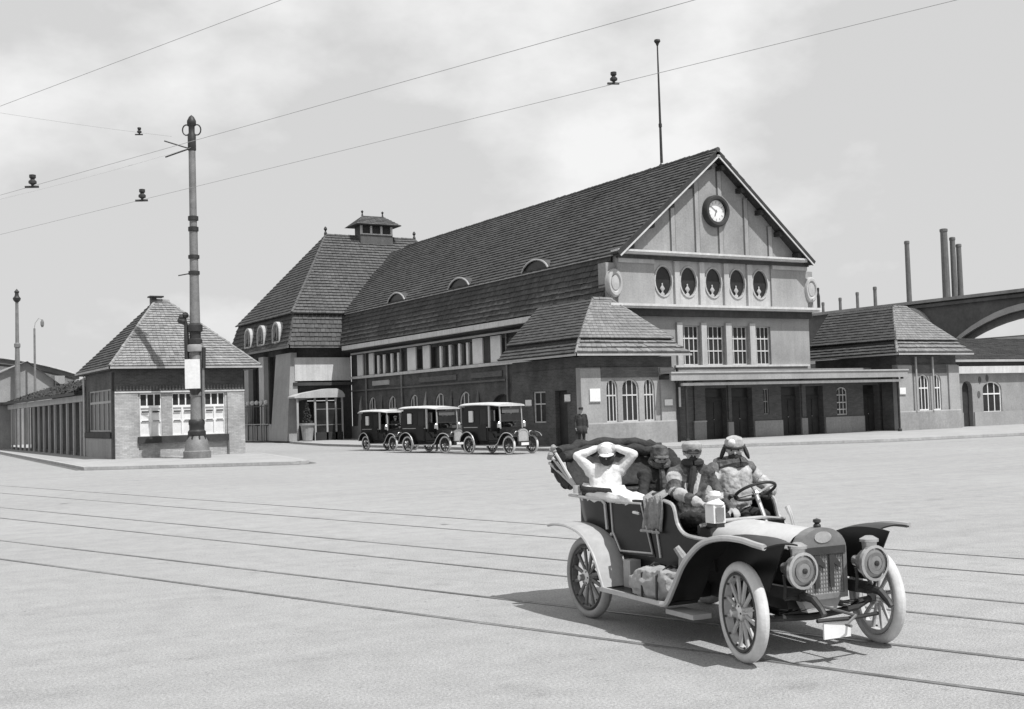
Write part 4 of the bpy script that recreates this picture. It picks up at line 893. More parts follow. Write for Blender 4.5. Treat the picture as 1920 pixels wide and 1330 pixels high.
nb = MB()          # the two painted strokes with their flags, as they stand in the print
for y in (-.075, .075):
    nb.prism([(y-.022, .53), (y+.022, .53), (y+.022, .715), (y+.085, .675), (y+.085, .715), (y+.022, .785), (y-.022, .785)], mx_, .103, .109)
nb.build('number_mark', 'dark_band', rad)
MB().prism([(-.2, .44), (.2, .44), (.14, .34), (-.14, .34)], mx_, -.02, .06).build('apron', 'trim_grey', rad)
# lamps
def headlamp(y):
    h = MB(); c = (.34, y, .72); h.lathe([(0, -.17), (.04, -.17), (.05, -.12), (.10, -.05), (.125, .02), (.14, .03), (.14, .06), (.118, .065)], c, 'x', 24)
    ho = h.build('headlamp', 'brass', car, smooth=True)
    MB().lathe([(0, .075), (.06, .07), (.118, .05), (.118, .045)], c, 'x', 24).build('lens', 'lens', ho, smooth=True)
    MB().lathe([(.06, .072), (.085, .074), (.085, .06)], c, 'x', 20).build('reflector_ring', 'iron_grey', ho, smooth=True)
    MB().lathe([(0, .03), (.022, .03), (.022, .082), (.0, .09)], c, 'x', 12).build('burner', 'iron_dark', ho)
    v = MB(); v.lathe([(.055, .10), (.06, .16), (.075, .165), (.075, .185), (.03, .21), (0, .21)], c, 'z', 12); v.build('chimney_cap', 'brass', ho, smooth=True)
    f_ = MB()
    for s in (-1, 1): f_.tube([(.27, y+s*.09, .5), (.3, y+s*.10, .6), (.31, y+s*.12, .69)], .012, 6)
    f_.tube([(.27, y-.09, .5), (.27, y+.09, .5)], .014, 6); f_.build('fork', 'iron_dark', ho)
headlamp(-.40); headlamp(.31)
MB().box(.40, .415, -.24, .02, .19, .31).build('number_plate', 'white_paint', car)
MB().tube([(.41, -.3, .335), (.43, 0, .33), (.41, .3, .335)], .016, 6).build('cross_tube', 'iron_dark', car)
MB().tube([(.12, 0, .38), (.5, 0, .36), (.5, -.1, .30), (.56, -.1, .30)], .012, 6).build('starting_handle', 'iron_grey', car)
# mudguards
fp_ = smooth_path([(-.92, .335), (-.83, .36), (-.72, .5), (-.56, .71), (-.32, .885), (-.06, .955), (.2, .965), (.38, .945), (.49, .935)])
rp_ = smooth_path([(-2.95, .84), (-2.8, .862), (-2.55, .86), (-2.28, .80), (-2.08, .65), (-1.97, .48), (-1.90, .35)])
for s in (-1, 1):
    fq = fp_ if s < 0 else fp_[:-9]
    q = strip(fq, s*.83, s*.52, .012); fo = q.build('front_mudguard', 'car_paint', car, smooth=True)
    MB().tube([(x, s*.83, z+.003) for x, z in fq], .025, 7).build('edge_bead', 'car_trim', fo)
    MB().prism(fp_[4:-6]+[(.12, .54), (-.86, .54)], YP(s*.515), -.006, .006).build('inner_valance', 'car_paint', fo)
    q = strip(rp_, s*.82, s*.50, .012); ro = q.build('rear_mudguard', 'trim_grey' if s < 0 else 'car_paint', car, smooth=True)  # near guard coloured pale to paint in the sunlight on it
    MB().tube([(x, s*.82, z+.003) for x, z in rp_], .014, 6).build('edge_bead', 'car_trim', ro)
    rb = MB(); rb.box(-1.95, -.86, min(s*.80, s*.50), max(s*.80, s*.50), .325, .35); ro = rb.build('running_board', 'car_paint', car)
    MB().box(-1.95, -.86, s*.815-.012, s*.815+.012, .318, .357).build('edge_strip', 'car_trim', ro)
    MB().box(-1.9, -.9, min(s*.49, s*.34), max(s*.49, s*.34), .36, .62).build('valance', 'car_paint', car)
    MB().box(-1.86, -1.74, min(s*.62, s*.505), max(s*.62, s*.505), .352, .60).build('fuel_can', 'trim_grey', car)
MB().box(-.9, -.5, -.80, -.62, .26, .30).build('step', 'trim_grey', car)
# body tub
plan = [(-2.2, -.535), (-2.45, -.55), (-2.7, -.545), (-2.87, -.5), (-2.965, -.40), (-2.99, -.2), (-2.995, 0)]
plan = plan+[(x, -y) for x, y in plan[-2::-1]]
lev = [(.62, .22, .93), (.75, .15, .97), (.95, .06, 1.0), (1.12, .01, 1.01), (1.2, -.02, 1.02)]
def tubrow(z, dx, sy, k=1.0): return [(-2.2+(x+2.2)*k+dx*min(1, max(0, (-2.2-x)/.7)), y*sy*k, z) for x, y in plan]
rows = [tubrow(z, dx, sy) for z, dx, sy in lev]+[tubrow(z, dx, sy, .93) for z, dx, sy in lev[::-1]]
tub = MB().loft(rows).build('rear_body', 'car_paint', car, smooth=True)
MB().tube([Vector(p)+Vector((0, 0, .006)) for p in tubrow(1.2, -.02, 1.02, .985)], .024, 8).build('body_roll', 'leather', tub)
MB().tube([(-2.93, -.575, 1.13), (-2.6, -.578, 1.125), (-2.32, -.565, 1.12), (-2.26, -.56, 1.08), (-2.24, -.555, .84)], .016, 6).build('coach_line', 'car_trim', tub)
dp_ = [(-2.185, 1.135), (-1.6, 1.15), (-1.55, 1.0), (-1.42, .66), (-2.02, .63), (-2.16, .82)]
for s in (-1, 1):
    d = MB().prism(dp_, YP(s*.535), -.018, .018).build('rear_door', 'car_paint', car)
    MB().tube([(x, s*.557, z) for x, z in inset(dp_, .03)+[inset(dp_, .03)[0]]], .011, 6).build('door_bead', 'car_trim', d)
    MB().tube([(-1.68, s*.56, 1.04), (-1.68, s*.60, 1.04), (-1.58, s*.60, 1.035)], .014, 6).build('handle', 'brass', d)
    MB().ell((-2.15, s*.56, .8), .02, 8).build('hinge', 'car_trim', d)
    sp = smooth_path([(-1.575, 1.15), (-1.42, 1.17), (-1.22, 1.16), (-1.11, 1.12), (-1.06, .98), (-.96, .9), (-.78, .88), (-.56, .88)], 3)
    fs = MB().prism(sp+[(-.52, .62), (-1.40, .64)], YP(s*.53), -.018, .018).build('front_side', 'car_paint', car)
    MB().tube([(x, s*.545, z) for x, z in sp[3:]], .017, 6).build('seat_bead', 'car_trim', fs)
    MB().tube([(-1.40, s*.553, 1.0), (-1.33, s*.553, .66)], .013, 6).build('coach_line', 'car_trim', fs)
MB().box(-2.8, -.56, -.5, .5, .60, .64).build('floor', 'car_paint', car)
def cushion(nm, x0, x1, y0, y1, z0, z1, ny):
    c_ = MB(); c_.box(x0, x1, y0, y1, z0, z1)
    o_ = c_.build(nm, 'leather', car); md = o_.modifiers.new('bevel', 'BEVEL'); md.width = .035; md.segments = 3; return o_
cushion('front_seat', -1.5, -1.02, -.5, .5, .66, .87, 2); cushion('front_backrest', -1.60, -1.46, -.51, .51, .66, 1.22, 2)
cushion('rear_seat', -2.82, -2.3, -.46, .46, .64, .84, 2); cushion('rear_backrest', -2.94, -2.78, -.46, .46, .72, 1.18, 2)
MB().box(-.9, -.86, -.45, .45, .62, .97).build('dashboard', 'dark_wood', car)
MB().tube([(-.855, -.45, .97), (-.855, -.2, 1.0), (-.855, .2, 1.0), (-.855, .45, .97)], .016, 6).build('dash_rail', 'brass', car)
# side lantern on the near end of the dashboard
l = MB(); l.box(-.79, -.67, -.44, -.32, 1.0, 1.15); lo = l.build('side_lantern', 'white_paint', car)
MB().lathe([(.078, 1.153), (.078, 1.165), (.04, 1.195), (.04, 1.22), (.055, 1.23), (.045, 1.26), (.0, 1.27)], (-.73, -.38, 0), n=14).build('lantern_cap', 'white_paint', lo, smooth=True)
MB().box(-.668, -.66, -.42, -.34, 1.02, 1.13).build('lens', 'lens', lo)
MB().box(-.80, -.66, -.42, -.34, .965, .997).build('bracket', 'iron_dark', lo); MB().bar((-.72, -.36, .98), (-.87, -.36, .95), .03).build('stay', 'iron_dark', lo)
# steering
wc = Vector((-1.0, .25, 1.215)); cd = Vector((.33, 0, -.62)).normalized()
st = MB(); a1 = Vector((0, 1, 0)); a2 = cd.cross(a1)
st.tube([wc+(a1*cos(t)+a2*sin(t))*.185 for t in np.linspace(0, 2*pi, 29)], .014, 7, False); so_ = st.build('steering_wheel', 'dark_wood', car, smooth=True)
sp = MB()
for k in range(4): t = k*pi/2+pi/4; sp.tube([wc+cd*.02, wc+(a1*cos(t)+a2*sin(t))*.18], .010, 6)
sp.ell(wc+cd*.02, .03, 10); sp.build('spokes', 'brass', so_)
MB().tube([wc, wc+cd*.62], .02, 8).build('steering_column', 'brass', car)
for y, x in ((.43, -.75), (.47, -.78)): MB().tube([(x+.1, y, .7), (x, y, 1.0), (x-.05, y, 1.08)], [.011, .011, .018], 6).build('lever', 'car_trim', car)
# folded hood behind the rear seat
hood = MB()
def bundle(mb, pts, r, seedv):
    rnd = random.Random(seedv); P = [Vector(p) for p in pts]; dense = []
    for i in range(len(P)-1):
        for k in range(5): dense.append(P[i].lerp(P[i+1], k/5))
    dense.append(P[-1]); mb.tube([p+Vector((rnd.gauss(0, .008), rnd.gauss(0, .008), rnd.gauss(0, .01))) for p in dense], [r*rnd.uniform(.85, 1.15) for _ in dense], 10)
bundle(hood, [(-3.18, -.57, 1.55), (-3.22, -.3, 1.60), (-3.2, 0, 1.625), (-3.15, .35, 1.615), (-3.05, .6, 1.56)], .055, 1)
bundle(hood, [(-3.1, -.56, 1.50), (-3.14, -.3, 1.55), (-3.12, 0, 1.57), (-3.05, .35, 1.56), (-2.95, .6, 1.50)], .05, 2)
bundle(hood, [(-3.2, -.57, 1.50), (-3.1, -.575, 1.36), (-2.9, -.57, 1.2)], .045, 4)
bundle(hood, [(-2.95, .6, 1.52), (-2.8, .6, 1.4), (-2.7, .58, 1.22)], .07, 5)
bundle(hood, [(-3.3, -.56, 1.47), (-3.2, -.57, 1.35), (-3.0, -.565, 1.2)], .04, 6)
hd = hood.build('folded_hood', 'hood_cloth', car, smooth=True)
sh_ = []
for q in np.linspace(0, 1, 9):
    sh_.append([(-2.93-.20*q-.05*sin(q*pi)+.02*sin(k*1.9+q*3), -.52+1.08*k/16, 1.19+.37*q+.03*sin(k*pi/16)*q) for k in range(17)])
o_ = MB().loft(sh_).build('hood_lining', 'hood_cloth', hd, smooth=True); o_.modifiers.new('t', 'SOLIDIFY').thickness = .02
for dx, dz in ((0, 0), (-.07, -.05), (-.15, -.10)):
    MB().tube([(-2.74, -.59, 1.20), (-3.12+dx, -.615, 1.545+dz)], .015, 6).build('hood_bow', 'wood_pale', hd); MB().tube([(-2.70, .6, 1.2), (-3.0+dx, .64, 1.5+dz)], .013, 6).build('hood_bow', 'wood_pale', hd)
MB().tube([(-2.74, -.60, 1.16), (-2.74, -.60, 1.24)], .035, 8).build('hood_pivot', 'brass', hd)
kn = MB()
for i in range(9): kn.ell((-3.25+random.uniform(-.06, .06), -.6+random.uniform(-.03, .03), 1.56+random.uniform(-.07, .06)), random.uniform(.02, .045), 8)
kn.build('hood_strap', 'canvas', hd)

def crumple(o_, amp, sc, seed=0):
    from mathutils import noise as _n
    for v in o_.data.vertices:
        v.co += Vector(_n.noise_vector(v.co*sc+Vector((seed, 0, 0))))*amp
    o_.data.update()
def grid_box(x0, x1, y0, y1, z0, z1, n=10):
    bm = bmesh.new(); bmesh.ops.create_cube(bm, size=1); bmesh.ops.subdivide_edges(bm, edges=bm.edges, cuts=n, use_grid_fill=True)
    for v in bm.verts:
        p = v.co*2; L = max(abs(p.x), abs(p.y), abs(p.z)); q = p.normalized()*L; p = p.lerp(q, .45)
        v.co = Vector(((x0+x1)/2+p.x*(x1-x0)/2, (y0+y1)/2+p.y*(y1-y0)/2, (z0+z1)/2+p.z*(z1-z0)/2))
    me = bpy.data.meshes.new('m'); bm.to_mesh(me); bm.free(); return me
def from_me(nm, me, mt, parent):
    me.name = nm; me.materials.append(M[mt]); me.polygons.foreach_set('use_smooth', [True]*len(me.polygons))
    o_ = bpy.data.objects.new(nm, me); COL.objects.link(o_); o_.parent = parent; return o_
bg_ = thing('canvas_bundle', 'crumpled pale canvas bundle strapped on the running board of the open car', 'bundle', CAR, CARZ, glob=False)
c_ = from_me('bundle', grid_box(-1.46, -.86, -.80, -.56, .34, .61, 18), 'canvas', bg_); crumple(c_, .06, 4, 3); crumple(c_, .022, 16, 5); crumple(c_, .01, 34, 7)
for x in (-1.25, -1.02): MB().tube([(x, -.55, .36), (x, -.56, .60), (x+.01, -.68, .635), (x+.02, -.815, .56), (x+.02, -.82, .36)], .012, 6).build('strap', 'leather', bg_)
MB().tube([(-.9, -.6, .6), (-.88, -.62, .72), (-.92, -.66, .8)], [.05, .04, .03], 8).build('flap', 'canvas', bg_)
rg = thing('travel_rug', 'grey folded rug hung over the side of the front seat, by the rear door', 'rug', CAR, CARZ, glob=False)
rr_ = []
for i in range(15):
    z = 1.19-.30*i/14; rr_.append([(-1.56+.30*k/16+.02*sin(i*.3), -.565-.018*sin(k*1.25+i*.12)-.012*sin(k*2.7), z-.02*sin(k*.4)) for k in range(17)])
r0 = [[(x, y+.17, z+.02) for x, y, z in rr_[0]], [(x, y+.10, z+.045) for x, y, z in rr_[0]]]
o_ = MB().loft(r0+rr_).build('cloth', 'rug', rg, smooth=True); sm = o_.modifiers.new('thick', 'SOLIDIFY'); sm.thickness = .012
MB().tube([(-1.58+.30*k/16, -.585-.018*sin(k*1.25), .885) for k in range(17)], .013, 5).build('fringe', 'scarf', rg)

# ---- cabs on the rank
def make_cab(label):
    t = thing('motor_cab', label, 'motor cab', Z3, 0, 'motor cabs waiting in a rank beside the station', glob=False)
    R = .42
    for x, y, s in ((0, -.68, -1), (0, .68, 1), (-2.9, -.68, -1), (-2.9, .68, 1)):
        wheel(t, (x, y, R), R, .10, 0, 10, 'tyre_white', 'rim_dark', s, 24, False)  # pale tyres paint in the light on the tyre sides
    MB().box(-3.25, .3, -.38, .38, .42, .58).build('chassis_frame', 'iron_dark', t)
    MB().tube([(0, -.62, .4), (0, .62, .4)], .04, 6).build('front_axle', 'iron_dark', t); MB().tube([(-2.9, -.62, .42), (-2.9, .62, .42)], .05, 6).build('rear_axle', 'iron_dark', t)
    pf = [(-3.35, .62), (-1.55, .6), (-1.5, 1.2), (-1.5, 2.2), (-3.2, 2.2), (-3.45, 1.7), (-3.45, 1.0)]
    wq = [rect(-2.12, -1.66, 1.32, 2.06)]; wr2 = [rect(-2.98, -2.5, 1.42, 2.0)]
    cb = MB()
    for y in (-.66, .62): cb.prism(pf, YP(y), 0, .04, wq+wr2)
    cb.box(-3.44, -3.38, -.62, .62, .8, 2.1); cb.box(-1.56, -1.5, -.62, .62, .6, 1.35); cb.box(-1.56, -1.5, -.62, .62, 2.02, 2.2)
    c_ = cb.build('cabin', 'car_paint', t)
    for y in (-.64, .64):
        MB().box(-2.12, -1.66, y-.008, y+.008, 1.32, 2.06).build('window', 'glass', c_); MB().bar((-3.3, y*1.03, 1.22), (-1.52, y*1.03, 1.22), .03).build('coach_line', 'car_trim', c_)
        MB().box(-2.92, -2.62, y-.03, y+.03, 1.45, 1.97).build('blind', 'curtain', c_)
    MB().prism([(-2.25, .64), (-1.62, .64), (-1.62, 1.34), (-2.25, 1.34)], YP(-.68), 0, .018).build('door', 'car_paint', c_)
    rf = MB(); sec = lambda x, dz: [(x, -.78*cos(pi*i/8), 2.22+dz+.10*sin(pi*i/8)) for i in range(9)]
    lo_ = [(x, d) for x, d in ((-3.6, -.04), (-3.4, .02), (-2.2, .03), (-1.2, 0), (-.55, -.05))]
    rf.loft([sec(x, d) for x, d in lo_]); rf.loft([[(p[0], p[1], 2.19+d) for p in sec(x, d)] for x, d in lo_])
    for s in (0, 8): rf.loft([[sec(x, d)[s] for x, d in lo_], [(sec(x, d)[s][0], sec(x, d)[s][1], 2.19+d) for x, d in lo_]])
    for e in (0, -1): rf.loft([sec(*lo_[e]), [(p[0], p[1], 2.19+lo_[e][1]) for p in sec(*lo_[e])]])
    rf.build('roof', 'white_trim', t)
    for y in (-.64, .64):
        MB().bar((-1.42, y, 1.2), (-1.42, y, 2.19), .075).build('roof_post', 'white_trim', t); MB().bar((-.62, y, 1.15), (-.66, y, 2.15), .05).build('screen_post', 'trim_grey', t)
    MB().box(-.665, -.645, -.62, .62, 1.5, 1.8).build('windscreen', 'glass', t)
    MB().box(-.665, -.645, -.5, .5, 1.84, 2.08).build('upper_windscreen', 'shutter_grey', t)
    MB().box(-.68, -.63, -.64, .64, 1.46, 1.5).build('screen_rail', 'dark_wood', t)
    ds = MB(); ds.box(-1.48, -.95, -.6, .6, .62, 1.02); ds.box(-1.49, -1.35, -.6, .6, 1.02, 1.5); ds.build('driver_seat', 'leather', t)
    MB().box(-.72, -.66, -.6, .6, .6, 1.2).build('dashboard', 'car_paint', t); MB().box(-1.5, -.66, -.64, .64, .55, .6).build('floor', 'car_paint', t)
    for y in (-.64, .64): MB().prism([(-1.5, .62), (-.7, .62), (-.7, .72), (-1.05, .74), (-1.2, .95), (-1.5, 1.05)], YP(y), -.015, .015).build('side_panel', 'car_paint', t)
    b = MB(); b.loft([hoodsec(-.66, .36, 1.14, .58, .16), hoodsec(.12, .28, 1.06, .58, .14)]); b.build('bonnet', 'car_paint', t, smooth=True)
    r_ = MB(); ra = arch(-.29, .29, .52, 1.13, .2, 12); mm = lambda a, bb, d: (.12+d, a, bb); r_.prism(ra, mm, 0, .1, [inset(ra, .06)]); ro = r_.build('radiator', 'brass', t)
    MB().prism(inset(ra, .05), mm, .02, .085).build('core', 'trim_grey', ro)
    for y in (-.42, .42):
        h = MB(); h.lathe([(0, -.13), (.06, -.11), (.11, 0), (.12, .05), (.105, .06)], (.2, y, .92), 'x', 14); ho = h.build('headlamp', 'brass', t, smooth=True)
        MB().lathe([(0, .06), (.105, .05)], (.2, y, .92), 'x', 14).build('lens', 'glass', ho)
    fp2 = smooth_path([(-.75, .42), (-.6, .5), (-.45, .72), (-.2, .93), (.1, .97), (.35, .90), (.48, .78)], 3)
    rp2 = smooth_path([(-3.42, .55), (-3.3, .82), (-3.0, 1.0), (-2.65, .98), (-2.38, .75), (-2.25, .42)], 3)
    for s in (-1, 1):
        for nm, pth in (('front_mudguard', fp2), ('rear_mudguard', rp2)):
            o2 = strip(pth, s*.86, s*.56, .015).build(nm, 'car_paint', t, smooth=True); MB().tube([(x, s*.86, z) for x, z in pth], .022, 5).build('edge_bead', 'car_trim', o2)
        MB().box(-2.25, -.75, min(s*.85, s*.6), max(s*.85, s*.6), .38, .42).build('running_board', 'trim_grey', t)
        lm = MB(); lm.box(-.66, -.54, s*.74-.06, s*.74+.06, 1.2, 1.4); lm.lathe([(.07, 1.4), (.03, 1.46), (0, 1.47)], (-.6, s*.74, 0), n=8); lm.build('side_lamp', 'brass', t)
    wc = Vector((-.88, .25, 1.36)); MB().tube([wc+Vector((.10*sin(q), .19*cos(q), .16*sin(q))) for q in np.linspace(0, 2*pi, 17)], .016, 5, False).build('steering_wheel', 'dark_wood', t)
    MB().tube([wc, (-.6, .25, .8)], .02, 6).build('steering_column', 'iron_grey', t)
    MB().box(.3, .32, -.22, .22, .4, .52).build('number_plate', 'white_paint', t)
    return t
a_ = radians(-80.6); lv_ = Vector((-sin(a_), cos(a_), 0))
spots = [(-8.96, -3.82), (-9.37, 1.66), (-9.16, 8.07)]
labs = ['motor cab at the head of the rank, nearest the standing man in dark coat', 'middle motor cab of the three waiting in the rank', 'last motor cab of the rank, nearest the glazed porch']
cab = make_cab(labs[0])
for i, (x, y) in enumerate(spots):
    o_ = cab if i == 0 else copy_tree(cab)
    o_.location = Vector((x, y, 0))+lv_*.68; o_.rotation_euler.z = a_+radians((0, 3, -2)[i]); o_['label'] = labs[i]; o_.scale = ((1, 1, 1.02), (1.02, 1, 1.0), (.97, 1, .96))[i]
    if i == 2:
        for c2 in list(o_.children):
            if 'windscreen' in c2.name: bpy.data.objects.remove(c2)

# ------------------------------------------------------------------ people
def frame(yaw, pitch, tilt=0):
    f = Vector((cos(yaw)*cos(pitch), sin(yaw)*cos(pitch), sin(pitch))); r = Vector((sin(yaw), -cos(yaw), 0)); u = r.cross(f)
    if tilt: r, u = r*cos(tilt)+u*sin(tilt), u*cos(tilt)-r*sin(tilt)
    return f, r, u
def body_mesh(nm, caps, mats, parent, vox=.009):
    mb = MB()
    for c in caps:
        p0, r0, p1, r1, mi = Vector(c[0]), c[1], Vector(c[2]), c[3], c[4]
        d = (p1-p0); L = d.length
        d = d.normalized() if L > 1e-5 else Vector((0, 0, 1))
        q = [-pi/2+.05, -1.1, -.6, -.2, 0]; pts = [p0+d*(r0*sin(t)) for t in q]+[p1+d*(r1*sin(-t)) for t in q[::-1]]; rs = [r0*cos(t) for t in q]+[r1*cos(t) for t in q[::-1]]
        mb.tube(pts, rs, 12)
    tmp = mb.build(nm, mats, parent, Z3)
    md = tmp.modifiers.new('remesh', 'REMESH'); md.mode = 'VOXEL'; md.voxel_size = vox
    s2 = tmp.modifiers.new('smooth', 'SMOOTH'); s2.iterations = 4; s2.factor = .5
    dg = bpy.context.evaluated_depsgraph_get(); ev = tmp.evaluated_get(dg); me = bpy.data.meshes.new_from_object(ev)
    tmp.modifiers.clear(); old = tmp.data; tmp.data = me; bpy.data.meshes.remove(old); me.name = nm
    me.materials.clear()
    for x in mats: me.materials.append(M[x])
    n = len(me.polygons); cen = np.empty(n*3); me.polygons.foreach_get('center', cen); cen = cen.reshape(-1, 3)
    best = np.full(n, 1e9); mi = np.zeros(n, int)
    for c in caps:
        p0, p1 = np.array(c[0]), np.array(c[2]); d = p1-p0; L2 = max(d@d, 1e-9); t = np.clip((cen-p0)@d/L2, 0, 1)
        dist = np.linalg.norm(cen-(p0+t[:, None]*d), axis=1)-(c[1]+(c[3]-c[1])*t); k = dist < best; best[k] = dist[k]; mi[k] = c[4]
    me.polygons.foreach_set('material_index', mi); me.polygons.foreach_set('use_smooth', [True]*n); me.update()
    return tmp
def head_caps(c, F, k, ms, mj=None):
    f, r, u = F; c = Vector(c); mj = ms if mj is None else mj
    L = [(c+u*.025*k-f*.02*k, .088*k, c+u*.02*k+f*.02*k, .08*k, ms), (c-u*.03*k+f*.025*k, .066*k, c-u*.065*k+f*.045*k, .05*k, mj),
         (c+u*.012*k+f*.098*k, .011*k, c-u*.022*k+f*.118*k, .016*k, ms), (c+u*.03*k+f*.085*k-r*.035*k, .018*k, c+u*.03*k+f*.085*k+r*.035*k, .018*k, ms),
         (c-u*.055*k+f*.088*k-r*.018*k, .013*k, c-u*.055*k+f*.088*k+r*.018*k, .013*k, mj), (c-u*.09*k+f*.07*k, .024*k, c-u*.088*k+f*.075*k, .024*k, mj)]
    for s in (-1, 1):
        L.append((c+r*s*.086*k+u*.015*k-f*.005*k, .017*k, c+r*s*.084*k-u*.025*k, .011*k, ms)); L.append((c+r*s*.045*k-u*.015*k+f*.07*k, .03*k, c+r*s*.045*k-u*.03*k+f*.06*k, .03*k, ms))
    return L
def face_parts(parent, c, F, k):
    f, r, u = F; c = Vector(c)
    for s in (-1, 1): MB().ell(c+r*s*.034*k+u*.008*k+f*.096*k, .011*k, 8).build('eye', 'dark_band', parent, Z3)
    MB().bar(c-u*.055*k+f*.102*k-r*.022*k, c-u*.055*k+f*.102*k+r*.022*k, .006*k, .005*k).build('mouth', 'dark_band', parent, Z3)
def hand_caps(wr_, d, nrm, k, mi, curl=.5, thumb=1):
    d = Vector(d).normalized(); n = Vector(nrm); n = (n-d*n.dot(d)).normalized(); s = d.cross(n); L = []; wr_ = Vector(wr_)
    for j in (-1.2, 0, 1.2): L.append((wr_+s*j*.013*k, .017*k, wr_+d*.07*k+s*j*.022*k, .015*k, mi))
    for j, ln in ((-1.5, .8), (-.5, 1.0), (.5, .95), (1.5, .72)):
        b0 = wr_+d*.085*k+s*j*.021*k; c1 = (d*cos(curl*.7)+n*sin(curl*.7)); c2 = (d*cos(curl*1.9)+n*sin(curl*1.9))
        m1 = b0+c1*.042*ln*k; L.append((b0-d*.02*k, .0105*k, m1, .0095*k, mi)); L.append((m1, .0095*k, m1+c2*.042*ln*k, .008*k, mi))
    t0 = wr_+d*.025*k+s*thumb*.026*k; t1 = t0+(s*thumb*.7+d*.6+n*.35).normalized()*.045*k; L.append((t0, .014*k, t1, .011*k, mi)); L.append((t1, .011*k, t1+(d*.8+n*.5).normalized()*.035*k, .009*k, mi))
    return L
def sleeve(L, sh, el, wr_, k, ms, bulk=1.2):
    sh, el, wr_ = Vector(sh), Vector(el), Vector(wr_)
    for a, b, ra, rb, n in ((sh, el, .064, .056, 5), (el, wr_, .056, .040, 5)):
        for i in range(n):
            t0, t1 = i/n, (i+.8)/n; r_ = (ra+(rb-ra)*t0)*k*bulk
            L.append((a.lerp(b, t0), r_*(1.08 if i % 2 else .9), a.lerp(b, t1), r_*(1.0 if i % 2 else .94), ms[i % len(ms)]))
def folds(o, amp, sc, skip=(1,), seed=0):
    from mathutils import noise as _n
    me = o.data; keep = set()
    for p in me.polygons:
        if p.material_index in skip: keep.update(p.vertices)
    nr = [v.normal.copy() for v in me.vertices]
    for v, vn in zip(me.vertices, nr):
        if v.index not in keep:
            q = v.co*sc+Vector((seed, seed*.7, 0)); d = _n.noise(Vector((q.x, q.y, q.z*2.2)))*.7+abs(_n.noise(q*2.3))*.6-.2
            v.co += vn*d*amp
    me.update()
def arm(L, sh, el, wr_, k, m1, m2, bulk=1.0):
    L += [(sh, .062*k*bulk, el, .05*k*bulk, m1), (el, .05*k*bulk, wr_, .034*k*bulk, m2)]
def seated(hip, chest, neck, yaw, k, mt, ml, sw=.19, bulk=1.0, knee_dx=.42, foot_z=.66, legs=True, lyaw=0):
    hip, chest, neck = Vector(hip), Vector(chest), Vector(neck); f = Vector((cos(yaw), sin(yaw), 0)); r = Vector((sin(yaw), -cos(yaw), 0)); L = []
    for s in (-1, 1):
        L += [(hip+r*s*.07*k, .125*k*bulk, chest+r*s*.075*k, .12*k*bulk, mt), (chest+r*s*.07*k, .12*k*bulk, neck+r*s*.10*k-Vector((0, 0, .045*k)), .085*k*bulk, mt),
              (neck-Vector((0, 0, .05*k)), .08*k*bulk, neck+r*s*sw*k-Vector((0, 0, .06*k)), .072*k*bulk, mt)]
        if legs:
            f = Vector((cos(lyaw), sin(lyaw), 0)); kn_ = hip+f*knee_dx*k+r*s*.11*k+Vector((0, 0, .03*k)); ft = kn_+f*.06*k; ft.z = foot_z+.03
            L += [(hip+r*s*.09*k, .10*k*bulk, kn_, .066*k*bulk, ml), (kn_, .066*k, ft, .045*k, ml), (ft, .04*k, ft+f*.14*k-Vector((0, 0, .01)), .035*k, ml)]
    L.append((hip, .13*k*bulk, chest, .13*k*bulk, mt)); L.append((chest+f*.03*k, .125*k*bulk, neck-Vector((0, 0, .10*k)), .10*k*bulk, mt))
    return L
K = .87
def cap_part(parent, c, F, k, mt, peak=None, nm='cap', low=False):
    f, r, u = F; c = Vector(c); mb = MB()
    prof = [(.098, .02), (.104, .04), (.112, .075), (.105, .10), (.07, .125), (0, .132)] if not low else [(.100, -.02), (.106, .03), (.104, .075), (.085, .112), (.045, .13), (0, .135)]
    n = 18; vs = []
    for rr, z in prof:
        for j in range(n): t = 2*pi*j/n; vs.append(c+(f*cos(t)*rr*1.08+r*sin(t)*rr*.95+u*z)*k-f*.006*k)
    mb.add(vs, [(i*n+j, i*n+(j+1) % n, (i+1)*n+(j+1) % n, (i+1)*n+j) for i in range(len(prof)-1) for j in range(n)])
    o_ = mb.build(nm, mt, parent, Z3, smooth=True)
    if peak:
        p = MB(); p.loft([[c+(f*(cos(t)*.10)+r*sin(t)*.09+u*.035)*k for t in np.linspace(-1.1, 1.1, 9)], [c+(f*(cos(t)*.165)+r*sin(t)*.095+u*.012)*k for t in np.linspace(-1.1, 1.1, 9)]])
        pk = p.build('peak', peak, o_, Z3); pk.modifiers.new('t', 'SOLIDIFY').thickness = .006
    return o_
def goggles(parent, c, F, k, z=.008, mt='leather'):
    f, r, u = F; c = Vector(c); mb = MB()
    for s in (-1, 1):
        o0 = c+(f*.098+r*s*.036+u*z)*k; mb.tube([o0-f*.01*k, o0+f*.018*k], .025*k, 12)
    mb.tube([c+(f*cos(t)*.098+r*sin(t)*.092+u*z)*k for t in np.linspace(0, 2*pi, 22)], .009*k, 5, False)
    g_ = mb.build('goggles', mt, parent, Z3)
    for s in (-1, 1): o0 = c+(f*.117+r*s*.036+u*z)*k; MB().tube([o0, o0+f*.003*k], .02*k, 10).build('lens', 'glass', g_, Z3)
def person(label, loc=CAR, rz=CARZ, group=None): return thing('person', label, 'person', loc, rz, group, glob=False)

